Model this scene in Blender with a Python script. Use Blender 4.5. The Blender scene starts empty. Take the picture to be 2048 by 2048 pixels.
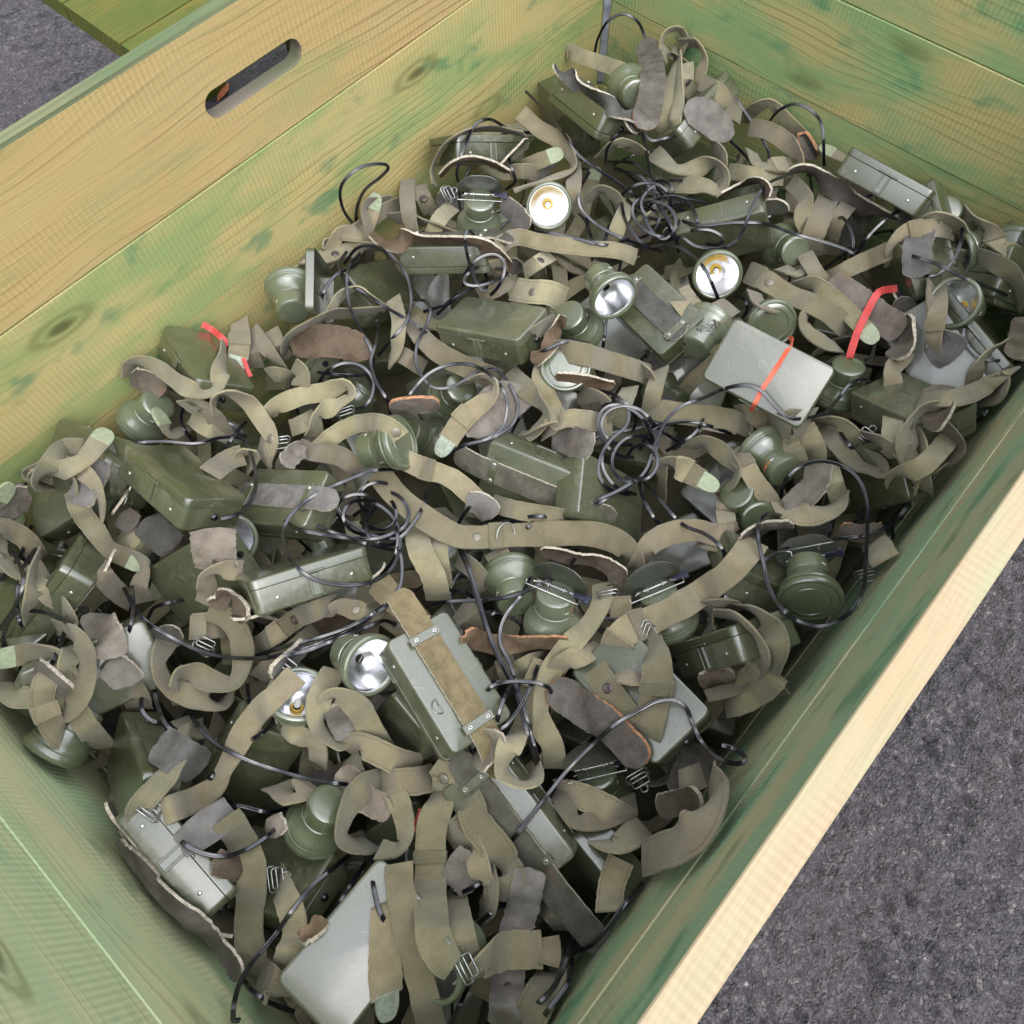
import bpy, bmesh, math, random
from math import sin, cos, pi, radians, sqrt
from mathutils import Vector, Matrix, noise
from mathutils.bvhtree import BVHTree
from mathutils.geometry import tessellate_polygon

SC = bpy.context.scene
COL = SC.collection
# ---------------------------------------------------------------- camera, world, sun, exposure
HC = 0.56                                  # eye height above the rim of the crate (rim is z = 0)
ROWS = ((0.66466, -0.74684, -0.02154), (-0.68393, -0.59656, -0.41995), (0.30078, 0.29386, -0.90729))
FPX = 1558.18
cam_d = bpy.data.cameras.new('camera'); cam = bpy.data.objects.new('camera', cam_d); COL.objects.link(cam)
r0, r1, r2 = [Vector(r) for r in ROWS]
m = Matrix.Identity(4)
for i in range(3):
    m[i][0] = r0[i]; m[i][1] = -r1[i]; m[i][2] = -r2[i]
m[0][3], m[1][3], m[2][3] = 0, 0, HC
cam.matrix_world = m
cam_d.sensor_width = 36; cam_d.lens = FPX / 2048 * 36
cam_d.clip_start = 0.02; cam_d.clip_end = 200
cam_d.dof.use_dof = False
SC.camera = cam

SUN_EL, SUN_AZ = 60, 205
w = bpy.data.worlds.new('World'); SC.world = w; w.use_nodes = True
nt = w.node_tree; nt.nodes.clear()
sky = nt.nodes.new('ShaderNodeTexSky'); sky.sky_type = 'NISHITA'; sky.sun_disc = False
sky.sun_elevation = radians(SUN_EL); sky.sun_rotation = radians(SUN_AZ)
sky.air_density = 1.0; sky.dust_density = 4.0; sky.ozone_density = 1.0
hs = nt.nodes.new('ShaderNodeHueSaturation'); hs.inputs['Saturation'].default_value = 0.42
bg = nt.nodes.new('ShaderNodeBackground'); bg.inputs['Strength'].default_value = 0.15
wo = nt.nodes.new('ShaderNodeOutputWorld')
# overcast: the clear-sky colours are washed into an even cloud layer, brightest overhead
tcw = nt.nodes.new('ShaderNodeTexCoord'); spw = nt.nodes.new('ShaderNodeSeparateXYZ'); mrw = nt.nodes.new('ShaderNodeMapRange'); cbw = nt.nodes.new('ShaderNodeMix'); cbw.data_type = 'RGBA'
mxw = nt.nodes.new('ShaderNodeMix'); mxw.data_type = 'RGBA'; mxw.inputs[0].default_value = .72
nt.links.new(tcw.outputs['Generated'], spw.inputs[0]); nt.links.new(spw.outputs[2], mrw.inputs[0])
myw = nt.nodes.new('ShaderNodeMapRange'); myw.interpolation_type = 'SMOOTHSTEP'; nt.links.new(spw.outputs[1], myw.inputs[0])   # sky dimmed beyond the far wall, shaped to steer glare on the tins
for i_, v_ in zip((1, 2, 3, 4), (.05, .50, 1.0, .14)): myw.inputs[i_].default_value = v_
muw = nt.nodes.new('ShaderNodeMath'); muw.operation = 'MULTIPLY'; nt.links.new(mrw.outputs[0], muw.inputs[0]); nt.links.new(myw.outputs[0], muw.inputs[1]); nt.links.new(muw.outputs[0], cbw.inputs[0])
mrw.interpolation_type = 'SMOOTHSTEP'; mrw.inputs[1].default_value = .12; mrw.inputs[2].default_value = .72
cbw.inputs[6].default_value = (1.6, 1.65, 1.7, 1); cbw.inputs[7].default_value = (16.6, 17.2, 18.6, 1)
nt.links.new(sky.outputs[0], hs.inputs['Color']); nt.links.new(hs.outputs[0], mxw.inputs[6]); nt.links.new(cbw.outputs[2], mxw.inputs[7]); nt.links.new(mxw.outputs[2], bg.inputs['Color']); nt.links.new(bg.outputs[0], wo.inputs['Surface'])
sd = bpy.data.lights.new('sun', 'SUN'); sd.energy = 0.9; sd.angle = radians(40); sd.color = (1, .96, .9)
so = bpy.data.objects.new('sun', sd); COL.objects.link(so)
az = radians(SUN_AZ)                        # nishita: rotation measured from +Y towards +X
d = Vector((sin(az) * cos(radians(SUN_EL)), cos(az) * cos(radians(SUN_EL)), sin(radians(SUN_EL))))
so.rotation_euler = d.to_track_quat('Z', 'Y').to_euler()
SC.render.engine = 'CYCLES'
SC.view_settings.view_transform = 'Standard'; SC.view_settings.look = 'None'
SC.view_settings.gamma = 1; SC.view_settings.exposure = 0.62
try: SC.cycles.max_bounces = 6; SC.cycles.diffuse_bounces = 2
except Exception: pass

# ---------------------------------------------------------------- materials
def newmat(name):
    mt = bpy.data.materials.new(name); mt.use_nodes = True
    n = mt.node_tree; n.nodes.clear()
    out = n.nodes.new('ShaderNodeOutputMaterial'); b = n.nodes.new('ShaderNodeBsdfPrincipled')
    n.links.new(b.outputs[0], out.inputs[0])
    return mt, n, b
class G:
    """tiny node-graph helper"""
    def __init__(s, n): s.n = n
    def node(s, t, **k):
        x = s.n.nodes.new(t)
        for a, v in k.items(): setattr(x, a, v)
        return x
    def put(s, sock, v):
        if hasattr(v, 'is_output') or isinstance(v, bpy.types.NodeSocket): s.n.links.new(v, sock)
        elif isinstance(v, tuple) and len(v) == 3 and sock.type == 'RGBA': sock.default_value = (*v, 1)
        else: sock.default_value = v
    def math(s, op, a, b=0.0, c=None):
        x = s.node('ShaderNodeMath', operation=op); s.put(x.inputs[0], a); s.put(x.inputs[1], b)
        if c is not None: s.put(x.inputs[2], c)
        return x.outputs[0]
    def mix(s, f, a, b, mode='MIX'):
        x = s.node('ShaderNodeMix', data_type='RGBA', blend_type=mode); s.put(x.inputs[0], f); s.put(x.inputs[6], a); s.put(x.inputs[7], b)
        return x.outputs[2]
    def noise(s, vec, scale, detail=3, rough=.5, dist=0):
        x = s.node('ShaderNodeTexNoise'); s.put(x.inputs['Vector'], vec); x.inputs['Scale'].default_value = scale
        x.inputs['Detail'].default_value = detail; x.inputs['Roughness'].default_value = rough; x.inputs['Distortion'].default_value = dist
        return x.outputs[0]
    def ramp(s, f, lo, hi, a=0.0, b=1.0):
        x = s.node('ShaderNodeMapRange', interpolation_type='SMOOTHSTEP'); s.put(x.inputs[0], f)
        for i, v in zip((1, 2, 3, 4), (lo, hi, a, b)): x.inputs[i].default_value = v
        return x.outputs[0]
    def vec(s, x_, y_, z_=0.0):
        x = s.node('ShaderNodeCombineXYZ')
        for i, v in enumerate((x_, y_, z_)): s.put(x.inputs[i], v)
        return x.outputs[0]
    def sep(s, v):
        x = s.node('ShaderNodeSeparateXYZ'); s.put(x.inputs[0], v); return x.outputs
    def vmath(s, op, a, b):
        x = s.node('ShaderNodeVectorMath', operation=op); s.put(x.inputs[0], a); s.put(x.inputs[1], b); return x.outputs[0]
    def objco(s):
        """object coordinates shifted by the object's own random number, so no two copies match"""
        t = s.node('ShaderNodeTexCoord'); o = s.node('ShaderNodeObjectInfo')
        r = s.math('MULTIPLY', o.outputs['Random'], 37.0)
        return s.vmath('ADD', t.outputs['Object'], s.vec(r, r, r)), o.outputs['Random']
    def uv(s):
        t = s.node('ShaderNodeTexCoord'); return t.outputs['UV']
    def bump(s, b, h, dist, strength=1.0, chain=None):
        x = s.node('ShaderNodeBump'); s.put(x.inputs['Height'], h); x.inputs['Distance'].default_value = dist; x.inputs['Strength'].default_value = strength
        if chain is not None: s.put(x.inputs['Normal'], chain)
        if b is not None: s.put(b.inputs['Normal'], x.outputs[0])
        return x.outputs[0]

def wood(name, light, dark, green, gamt, tealamt, knot=(.10, .06, .03)):
    mt, n, b = newmat(name); g = G(n)
    s = g.sep(g.uv()); u, v = s[0], s[1]
    # knots
    kv = g.vec(g.math('MULTIPLY', u, 2.6), g.math('MULTIPLY', v, 7.5))
    vo = g.node('ShaderNodeTexVoronoi', feature='F1'); g.put(vo.inputs['Vector'], kv); vo.inputs['Scale'].default_value = 1
    kd = g.math('SUBTRACT', vo.outputs['Distance'], g.math('MULTIPLY', g.noise(kv, 5, 2), .08))
    near = g.ramp(kd, 0.0, .45, 1, 0)
    wv = g.math('ADD', v, g.math('MULTIPLY', g.noise(g.vec(g.math('MULTIPLY', u, 2.2), g.math('MULTIPLY', v, 7)), 1, 2), .05))
    wv = g.math('ADD', wv, g.math('MULTIPLY', near, .018))
    fine = g.noise(g.vec(g.math('MULTIPLY', u, 9), g.math('MULTIPLY', wv, 420)), 1, 4, .65)
    rings = g.math('SINE', g.math('ADD', g.math('MULTIPLY', wv, 480), g.math('MULTIPLY', g.noise(g.vec(g.math('MULTIPLY', u, 3), g.math('MULTIPLY', v, 10)), 1, 2), 5)))
    rings = g.ramp(rings, .35, 1, 0, 1)
    ringmask = g.ramp(g.noise(g.vec(g.math('MULTIPLY', u, 1.5), g.math('MULTIPLY', v, 14)), 1, 2), .40, .62)
    grain = g.math('ADD', g.math('MULTIPLY', fine, .65), g.math('MULTIPLY', g.math('MULTIPLY', rings, ringmask), .40))
    c = g.mix(g.ramp(grain, .15, .85), light, dark)
    blot = g.ramp(g.noise(g.vec(g.math('MULTIPLY', u, 5), g.math('MULTIPLY', v, 9)), 1, 3), .3, .7)
    c = g.mix(g.math('MULTIPLY', blot, .30), c, (light[0] * 1.05, light[1] * .82, light[2] * .72))
    gm = g.ramp(g.noise(g.vec(g.math('MULTIPLY', u, 4.1), g.math('MULTIPLY', v, 11), 3.0), 1, 4, .6), .62 - gamt * .4, .80 - gamt * .25)
    c = g.mix(g.math('MULTIPLY', gm, min(1, .55 + gamt * .45)), c, green)
    # dark streaks of stain following the grain
    st = g.ramp(g.noise(g.vec(g.math('MULTIPLY', u, 6), g.math('MULTIPLY', wv, 90), 5.0), 1, 4, .6), .52, .75)
    c = g.mix(g.math('MULTIPLY', st, .35), c, (green[0] * .62, green[1] * .72, green[2] * .6))
    te = g.ramp(g.noise(g.vec(g.math('MULTIPLY', u, 9), g.math('MULTIPLY', v, 16), 9.0), 1, 3, .6), .70 - tealamt * .16, .80 - tealamt * .1)
    c = g.mix(g.math('MULTIPLY', te, .62), c, (.035, .20, .105))
    # saw marks across the grain
    sw = g.math('SINE', g.math('ADD', g.math('MULTIPLY', u, 860), g.math('MULTIPLY', g.noise(g.vec(u, g.math('MULTIPLY', v, 2)), 3, 1), 7)))
    sm = g.ramp(g.noise(g.vec(g.math('MULTIPLY', u, 3), g.math('MULTIPLY', v, 8), 7.0), 1, 2), .4, .65)
    swm = g.math('MULTIPLY', sw, sm)
    c = g.mix(g.ramp(swm, -1, 1, 0, .20), c, (.16, .15, .08))
    # knots last
    c = g.mix(g.ramp(kd, .02, .065, .92, 0), c, knot)
    c = g.mix(g.math('MULTIPLY', g.ramp(kd, .05, .085, 0, .5), g.ramp(kd, .085, .13, 1, 0)), c, (.16, .12, .05))
    c = g.mix(g.ramp(kd, .06, .24, .22, 0), c, (green[0] * .5, green[1] * .7, green[2] * .5))
    g.put(b.inputs['Base Color'], c); b.inputs['Roughness'].default_value = .72
    b.inputs['Specular IOR Level'].default_value = .3
    h = g.math('ADD', g.math('MULTIPLY', grain, 1.0), g.math('MULTIPLY', swm, .35))
    g.bump(b, h, .0009, .8)
    return mt

def paint(name, col, dusty, rough=.3, metal=0):
    mt, n, b = newmat(name); g = G(n); co, rnd = g.objco()
    n1 = g.noise(co, 14, 4, .6); n2 = g.noise(co, 160, 3, .7)
    c = g.mix(g.ramp(n1, .25, .75, 0, .5), col, (col[0] * 1.25, col[1] * 1.15, col[2] * 1.15))
    hv = g.node('ShaderNodeHueSaturation'); g.put(hv.inputs['Value'], g.ramp(rnd, 0, 1, .78, 1.25)); g.put(hv.inputs['Saturation'], g.ramp(rnd, 0, 1, 1.12, .82)); g.put(hv.inputs['Color'], c); c = hv.outputs[0]
    dirt = g.ramp(g.math('ADD', g.math('MULTIPLY', n1, .6), g.math('MULTIPLY', n2, .4)), .48, .68)
    c = g.mix(g.math('MULTIPLY', dirt, dusty), c, (.19, .185, .14))
    sx = g.sep(co)
    scr = g.ramp(g.noise(g.vec(g.math('MULTIPLY', g.math('ADD', sx[0], g.math('MULTIPLY', sx[1], .7)), 900), g.math('MULTIPLY', g.math('SUBTRACT', sx[1], g.math('MULTIPLY', sx[0], .5)), 30), sx[2]), 1, 2, .5), .69, .74)
    c = g.mix(g.math('MULTIPLY', scr, .5), c, (.30, .31, .25))
    spk = g.ramp(g.noise(co, 420, 1), .76, .80)
    c = g.mix(g.math('MULTIPLY', spk, .5), c, (.33, .32, .25))
    g.put(b.inputs['Base Color'], c); b.inputs['Metallic'].default_value = metal
    g.put(b.inputs['Roughness'], g.ramp(g.math('ADD', g.math('MULTIPLY', n1, .7), g.math('MULTIPLY', n2, .3)), .3, .75, rough, rough + .22))
    b.inputs['Specular IOR Level'].default_value = 1.0; b.inputs['Coat Weight'].default_value = 1.0; b.inputs['Coat Roughness'].default_value = .14; b.inputs['Coat IOR'].default_value = 1.5
    g.bump(b, g.math('ADD', g.math('MULTIPLY', n1, 1.4), g.math('MULTIPLY', g.noise(co, 700, 2), .12)), .0006, .6)
    return mt

def webbing(name, col):
    mt, n, b = newmat(name); g = G(n); uv = g.uv(); s = g.sep(uv); u, v = s[0], s[1]   # u across 0..1, v along (m)
    o = g.node('ShaderNodeObjectInfo'); rnd = o.outputs['Random']
    co = g.vec(g.math('MULTIPLY', u, .026), g.math('ADD', v, g.math('MULTIPLY', rnd, 50)))
    rib = g.math('SINE', g.math('ADD', g.math('MULTIPLY', v, 3900), g.math('MULTIPLY', u, 20)))
    warp = g.math('SINE', g.math('MULTIPLY', u, 130))
    n1 = g.noise(co, 35, 4, .65); n2 = g.noise(co, 900, 2, .6)
    c = g.mix(g.ramp(n1, .25, .75), (col[0] * .78, col[1] * .76, col[2] * .72), (col[0] * 1.14, col[1] * 1.13, col[2] * 1.15))
    hv = g.node('ShaderNodeHueSaturation'); g.put(hv.inputs['Hue'], g.ramp(rnd, 0, 1, .488, .512)); g.put(hv.inputs['Value'], g.ramp(g.math('FRACT', g.math('MULTIPLY', rnd, 7.3)), 0, 1, .58, 1.15)); g.put(hv.inputs['Color'], c); c = hv.outputs[0]
    c = g.mix(g.ramp(rib, -1, 1, .22, 0), c, (.08, .07, .045))
    c = g.mix(g.ramp(n2, .45, .75, 0, .35), c, (col[0] * .55, col[1] * .52, col[2] * .5))
    e = g.math('ABSOLUTE', g.math('SUBTRACT', u, .5))
    st = g.math('MULTIPLY', g.ramp(e, .37, .385), g.ramp(e, .40, .415, 1, 0))
    stm = g.ramp(g.math('FRACT', g.math('MULTIPLY', rnd, 13.7)), .45, .5)
    c = g.mix(g.math('MULTIPLY', g.math('MULTIPLY', st, stm), .55), c, (.07, .06, .04))
    sp = g.ramp(g.noise(co, 260, 2, .6), .66, .74)
    c = g.mix(g.math('MULTIPLY', sp, .35), c, (.07, .055, .04))
    g.put(b.inputs['Base Color'], c); b.inputs['Roughness'].default_value = .95; b.inputs['Specular IOR Level'].default_value = .1
    b.inputs['Sheen Weight'].default_value = .25; b.inputs['Sheen Roughness'].default_value = .6
    h = g.math('ADD', g.math('ADD', g.math('MULTIPLY', rib, .5), g.math('MULTIPLY', warp, .2)), g.math('MULTIPLY', n2, 1.2))
    g.bump(b, h, .0005, .8)
    return mt

def leather(name, col, fleck):
    mt, n, b = newmat(name); g = G(n); co, rnd = g.objco()
    n1 = g.noise(co, 45, 5, .65); n2 = g.noise(co, 500, 3, .7)
    c = g.mix(g.ramp(n1, .3, .7), (col[0] * .66, col[1] * .64, col[2] * .62), (col[0] * 1.2, col[1] * 1.2, col[2] * 1.2))
    hv = g.node('ShaderNodeHueSaturation'); g.put(hv.inputs['Value'], g.ramp(rnd, 0, 1, .7, 1.2)); g.put(hv.inputs['Saturation'], g.ramp(g.math('FRACT', g.math('MULTIPLY', rnd, 5.1)), 0, 1, .4, 1.5)); g.put(hv.inputs['Color'], c); c = hv.outputs[0]
    c = g.mix(g.ramp(n2, .55, .75, 0, .6), c, fleck)
    c = g.mix(g.ramp(g.noise(co, 22, 3), .62, .74, 0, .35), c, (.20, .10, .055))
    g.put(b.inputs['Base Color'], c); g.put(b.inputs['Roughness'], g.ramp(n1, .3, .8, .55, .9)); b.inputs['Specular IOR Level'].default_value = .25
    g.bump(b, g.math('ADD', g.math('MULTIPLY', n1, 1.5), n2), .0010, .8)
    return mt

def plain(name, col, rough=.5, metal=0.0, var=.2, scale=80, bump=.0003, spec=.5):
    mt, n, b = newmat(name); g = G(n); co, rnd = g.objco()
    n1 = g.noise(co, scale, 3, .6)
    c = g.mix(g.ramp(n1, .3, .7), tuple(x * (1 - var) for x in col), tuple(min(1, x * (1 + var)) for x in col))
    g.put(b.inputs['Base Color'], c); b.inputs['Metallic'].default_value = metal
    g.put(b.inputs['Roughness'], g.ramp(n1, .3, .7, max(.02, rough - .08), rough + .08)); b.inputs['Specular IOR Level'].default_value = spec
    if bump: g.bump(b, n1, bump, .6)
    return mt

M = {}
M['wood_long'] = wood('wood_long_wall', (.54, .41, .185), (.37, .27, .115), (.34, .36, .14), .32, .05)
M['wood_low'] = wood('wood_lower_boards', (.53, .46, .205), (.37, .325, .13), (.24, .36, .13), .52, .8)
M['wood_short'] = wood('wood_short_wall', (.44, .405, .18), (.30, .275, .11), (.20, .34, .145), .66, .9)
M['wood_near'] = wood('wood_near_wall', (.52, .50, .31), (.36, .35, .22), (.26, .45, .28), .66, 1.2)
M['wood_left'] = wood('wood_left_wall', (.60, .62, .38), (.46, .47, .26), (.38, .54, .30), .60, .7)
M['rim_wood'] = wood('rim_wood', (.44, .365, .235), (.18, .135, .08), (.34, .38, .23), .45, .1)
M['rim_dark'] = wood('rim_dark', (.19, .20, .11), (.12, .135, .07), (.085, .13, .06), .7, .1)
M['moss_wood'] = wood('mossy_wood', (.16, .135, .02), (.085, .07, .012), (.06, .09, .01), .8, .1)
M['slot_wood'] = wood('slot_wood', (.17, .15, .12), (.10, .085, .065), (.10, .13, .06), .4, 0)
M['paint'] = paint('olive_paint', (.053, .062, .029), .46)
M['lamp_paint'] = paint('lamp_paint', (.085, .105, .058), .16, .24)
M['dark_paint'] = paint('dark_paint', (.035, .042, .028), .2, .3)
M['web'] = webbing('olive_webbing', (.268, .236, .140))
M['web_pale'] = webbing('pale_webbing', (.335, .305, .182))
M['suede'] = leather('grey_suede', (.155, .138, .117), (.22, .20, .175))
M['brown'] = leather('brown_leather', (.135, .108, .084), (.20, .165, .13))
M['belt'] = leather('dark_belt_leather', (.085, .083, .070), (.145, .14, .12))
M['mottled'] = leather('mottled_belt_leather', (.17, .148, .105), (.32, .28, .20))
M['cream'] = plain('leather_edge', (.40, .355, .28), .9, 0, .35, 260, .0006)
M['orange_edge'] = plain('orange_leather_edge', (.33, .17, .09), .9, 0, .4, 200, .0006)
M['cable'] = plain('black_cable', (.006, .006, .010), .19, 0, .25, 60, 0, .95)
M['tip'] = plain('strap_tip_metal', (.27, .31, .20), .5, 0, .15, 200)
M['tippale'] = plain('strap_tip_bare', (.30, .34, .27), .45, .2, .2, 200)
M['steel'] = plain('dull_steel', (.34, .34, .33), .33, .9, .25, 150)
M['snap'] = plain('snap_button', (.19, .175, .135), .45, .3, .15, 150)
M['dsnap'] = plain('dark_snap', (.09, .075, .075), .4, .5, .3, 150)
M['rivet'] = plain('rivet', (.50, .50, .46), .35, .8, .2, 300)
M['rivet_hole'] = plain('rivet_hole', (.03, .03, .025), .6)
M['mirror'] = plain('lamp_reflector', (.90, .91, .94), .26, 1.0, .04, 20, 0)
M['yellow'] = plain('yellow_bulb_holder', (.85, .52, .03), .45, 0, .1, 60, 0)
M['white'] = plain('bulb_glass', (.75, .75, .72), .1, 0, .05, 60, 0)
M['red'] = plain('red_rubber', (.50, .055, .05), .6, 0, .15, 60)
M['orange'] = plain('orange_rubber', (.70, .12, .06), .5, 0, .15, 60)
M['lever'] = plain('dark_lever', (.022, .024, .045), .5, 0, .2, 60)
M['zinc'] = plain('zinc_strip', (.50, .55, .66), .42, .7, .2, 60)
M['filler'] = plain('floor_wood', (.10, .09, .05), .8)
M['rust'] = plain('copper_scratch', (.42, .14, .06), .5, 0, .5, 260)
M['leaf'] = plain('orange_leaf', (.60, .20, .08), .6, 0, .3, 90)
def glassmat():
    mt = bpy.data.materials.new('lens_glass'); mt.use_nodes = True; n = mt.node_tree; n.nodes.clear()
    o = n.nodes.new('ShaderNodeOutputMaterial'); mx = n.nodes.new('ShaderNodeMixShader'); t = n.nodes.new('ShaderNodeBsdfTransparent'); gl = n.nodes.new('ShaderNodeBsdfGlossy'); fr = n.nodes.new('ShaderNodeFresnel')
    fr.inputs['IOR'].default_value = 1.35; gl.inputs['Roughness'].default_value = .06
    n.links.new(fr.outputs[0], mx.inputs[0]); n.links.new(t.outputs[0], mx.inputs[1]); n.links.new(gl.outputs[0], mx.inputs[2]); n.links.new(mx.outputs[0], o.inputs[0])
    return mt
M['glass'] = glassmat()
def asphalt():
    mt, n, b = newmat('wet_asphalt'); g = G(n); t = g.node('ShaderNodeTexCoord'); co = t.outputs['Object']
    n1 = g.noise(co, 90, 6, .75); n2 = g.noise(co, 330, 4, .7); n3 = g.noise(co, 6, 3)
    wco = g.vmath('ADD', co, g.vec(g.math('MULTIPLY', n2, .006), g.math('MULTIPLY', n1, .008)))
    vo = g.node('ShaderNodeTexVoronoi', feature='F1'); g.put(vo.inputs['Vector'], wco); vo.inputs['Scale'].default_value = 135
    ve = g.node('ShaderNodeTexVoronoi', feature='DISTANCE_TO_EDGE'); g.put(ve.inputs['Vector'], wco); ve.inputs['Scale'].default_value = 135; n4 = g.noise(co, 38, 4, .6)
    cell = g.sep(vo.outputs['Color'])[0]
    c = g.mix(g.ramp(cell, .1, .95), (.105, .09, .098), (.29, .255, .275))
    c = g.mix(g.ramp(cell, .90, .97, 0, .8), c, (.50, .44, .42))
    c = g.mix(g.ramp(ve.outputs['Distance'], 0, .10, .5, 0), c, (.06, .052, .062))
    c = g.mix(g.ramp(n1, .42, .60, .75, 0), c, (.075, .065, .08))
    c = g.mix(g.ramp(n2, .45, .72, 0, .45), c, (.48, .45, .50))
    c = g.mix(g.ramp(n4, .36, .47, .8, 0), c, (.04, .033, .043))
    c = g.mix(g.ramp(n3, .35, .7, 0, .35), c, (.22, .18, .19))
    g.put(b.inputs['Base Color'], c); g.put(b.inputs['Roughness'], g.ramp(n1, .3, .7, .42, .16)); b.inputs['Specular IOR Level'].default_value = .9
    hh = g.math('ADD', g.math('ADD', g.math('ADD', g.math('MULTIPLY', n4, 2.2), g.math('MULTIPLY', n1, 1.5)), g.math('MULTIPLY', n2, .6)), g.math('MULTIPLY', g.ramp(ve.outputs['Distance'], 0, .25), .5))
    g.bump(b, hh, .013, 1)
    return mt
M['asphalt'] = asphalt()

# ---------------------------------------------------------------- helpers
def tag(o, label=None, cat=None, group=None, kind=None):
    if label: o['label'] = label
    if cat: o['category'] = cat
    if group: o['group'] = group
    if kind: o['kind'] = kind
    return o
def link(name, me, parent=None):
    o = bpy.data.objects.new(name, me); COL.objects.link(o)
    if parent is not None: o.parent = parent
    return o
def empty(name, mat=None):
    o = bpy.data.objects.new(name, None); COL.objects.link(o); o.empty_display_size = .02
    if mat is not None: o.matrix_world = mat
    return o
def mesh(name, verts, faces, mats, fm=None, uvs=None, smooth=True, angle=35):
    me = bpy.data.meshes.new(name); me.from_pydata([tuple(v) for v in verts], [], faces)
    for mt in (mats if isinstance(mats, (list, tuple)) else [mats]): me.materials.append(mt)
    if fm: me.polygons.foreach_set('material_index', fm)
    if uvs:
        l = me.uv_layers.new(name='UVMap')
        for p in me.polygons:
            for li in p.loop_indices: l.data[li].uv = uvs[me.loops[li].vertex_index]
    if smooth:
        me.polygons.foreach_set('use_smooth', [True] * len(me.polygons))
        me.set_sharp_from_angle(angle=radians(angle))
    me.update(); return me
def bm_mesh(name, bm, mats, smooth=True, angle=35):
    bmesh.ops.recalc_face_normals(bm, faces=bm.faces)
    me = bpy.data.meshes.new(name); bm.to_mesh(me); bm.free()
    for mt in (mats if isinstance(mats, (list, tuple)) else [mats]): me.materials.append(mt)
    if smooth:
        me.polygons.foreach_set('use_smooth', [True] * len(me.polygons)); me.set_sharp_from_angle(angle=radians(angle))
    return me
def bbox(bm, c, s, rot=None, bev=0, seg=1):
    mt = Matrix.Translation(c) @ (rot.to_4x4() if rot else Matrix.Identity(4)) @ Matrix.Diagonal((s[0], s[1], s[2], 1))
    r = bmesh.ops.create_cube(bm, size=1, matrix=mt)
    if bev:
        es = list({e for v in r['verts'] for e in v.link_edges})
        bmesh.ops.bevel(bm, geom=es, offset=bev, segments=seg, affect='EDGES', profile=.5)
def lathe(profile, seg=40, close=False):
    vs, fs = [], []
    for r, z in profile:
        for k in range(seg):
            a = 2 * pi * k / seg; vs.append((r * cos(a), r * sin(a), z))
    for i in range(len(profile) - 1):
        for k in range(seg):
            a, b_ = i * seg + k, i * seg + (k + 1) % seg
            fs.append((a, b_, b_ + seg, a + seg))
    return vs, fs
def tube(pts, r, seg=8, closed=False):
    vs, fs = [], []; n = len(pts); prev = None
    for i, p in enumerate(pts):
        a = pts[(i - 1) % n] if closed or i > 0 else p; c = pts[(i + 1) % n] if closed or i < n - 1 else p
        t = (Vector(c) - Vector(a)).normalized()
        if prev is None: s = t.cross(Vector((0, .3, 1))).normalized()
        else:
            s = prev - t * prev.dot(t); s.normalize()
        prev = s; q = t.cross(s)
        for k in range(seg):
            an = 2 * pi * k / seg; vs.append(Vector(p) + (s * cos(an) + q * sin(an)) * r)
    for i in range(n if closed else n - 1):
        for k in range(seg):
            a, b_ = i * seg + k, i * seg + (k + 1) % seg; c, d_ = ((i + 1) % n) * seg + k, ((i + 1) % n) * seg + (k + 1) % seg
            fs.append((a, b_, d_, c))
    if not closed:
        fs.append(tuple(range(seg - 1, -1, -1))); fs.append(tuple((n - 1) * seg + k for k in range(seg)))
    return vs, fs

TILE = {'a1': (256, 0), 'a2': (768, 0), 'a3': (1280, 0), 'b1': (256, 512), 'b2': (768, 512), 'b3': (1280, 512),
        'c1': (256, 1024), 'c2': (768, 1024), 'c3': (1280, 1024), 'd1': (256, 1536), 'd2': (768, 1536), 'd3': (1280, 1536), 'px': (0, 0)}
CAM = Vector((0, 0, HC))
def pix(t, x, y):
    k = 1 if t == 'px' else 3.773
    return TILE[t][0] + x / k, TILE[t][1] + y / k
def ray(x, y):
    a, b_ = (x - 1024) / FPX, (y - 1024) / FPX
    return (r0 * a + r1 * b_ + r2).normalized()
def toscreen(p):
    q = Vector(p) - CAM; z = q.dot(r2)
    return 1024 + FPX * q.dot(r0) / z, 1024 + FPX * q.dot(r1) / z

X0, X1, Y0, Y1 = -.285, 1.196, -.1025, .856      # inner faces of the crate
ZB = -.375                                       # mean level of the heap
TREES = []
def add_tree(verts, faces, pad=4):
    t = BVHTree.FromPolygons([Vector(v) for v in verts], faces)
    s = [toscreen(v) for v in verts]
    TREES.append((t, min(a for a, _ in s) - pad, max(a for a, _ in s) + pad, min(b_ for _, b_ in s) - pad, max(b_ for _, b_ in s) + pad))
def tree_obj(o):
    bpy.context.view_layer.update()
    me = o.data; mw = o.matrix_world
    add_tree([mw @ v.co for v in me.vertices], [tuple(p.vertices) for p in me.polygons])
def heap_t(x, y, zb):
    """distance along the pixel's ray to the heap level, kept inside the crate"""
    d_ = ray(x, y); t = (HC - zb) / -d_.z
    for lim, ax, c in ((X0 + .012, 0, 0), (X1 - .012, 0, 0), (Y0 + .012, 1, 0), (Y1 - .012, 1, 0)):
        if abs(d_[ax]) > 1e-6:
            tt = (lim - 0) / d_[ax]
            if tt > 0: t = min(t, tt)
    return t
def surf_t(x, y, zb=ZB):
    t = heap_t(x, y, zb); d_ = ray(x, y)
    for tr, xa, xb, ya, yb in TREES:
        if xa <= x <= xb and ya <= y <= yb:
            h = tr.ray_cast(CAM, d_, t)
            if h[0] is not None: t = h[3]
    return t
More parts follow.
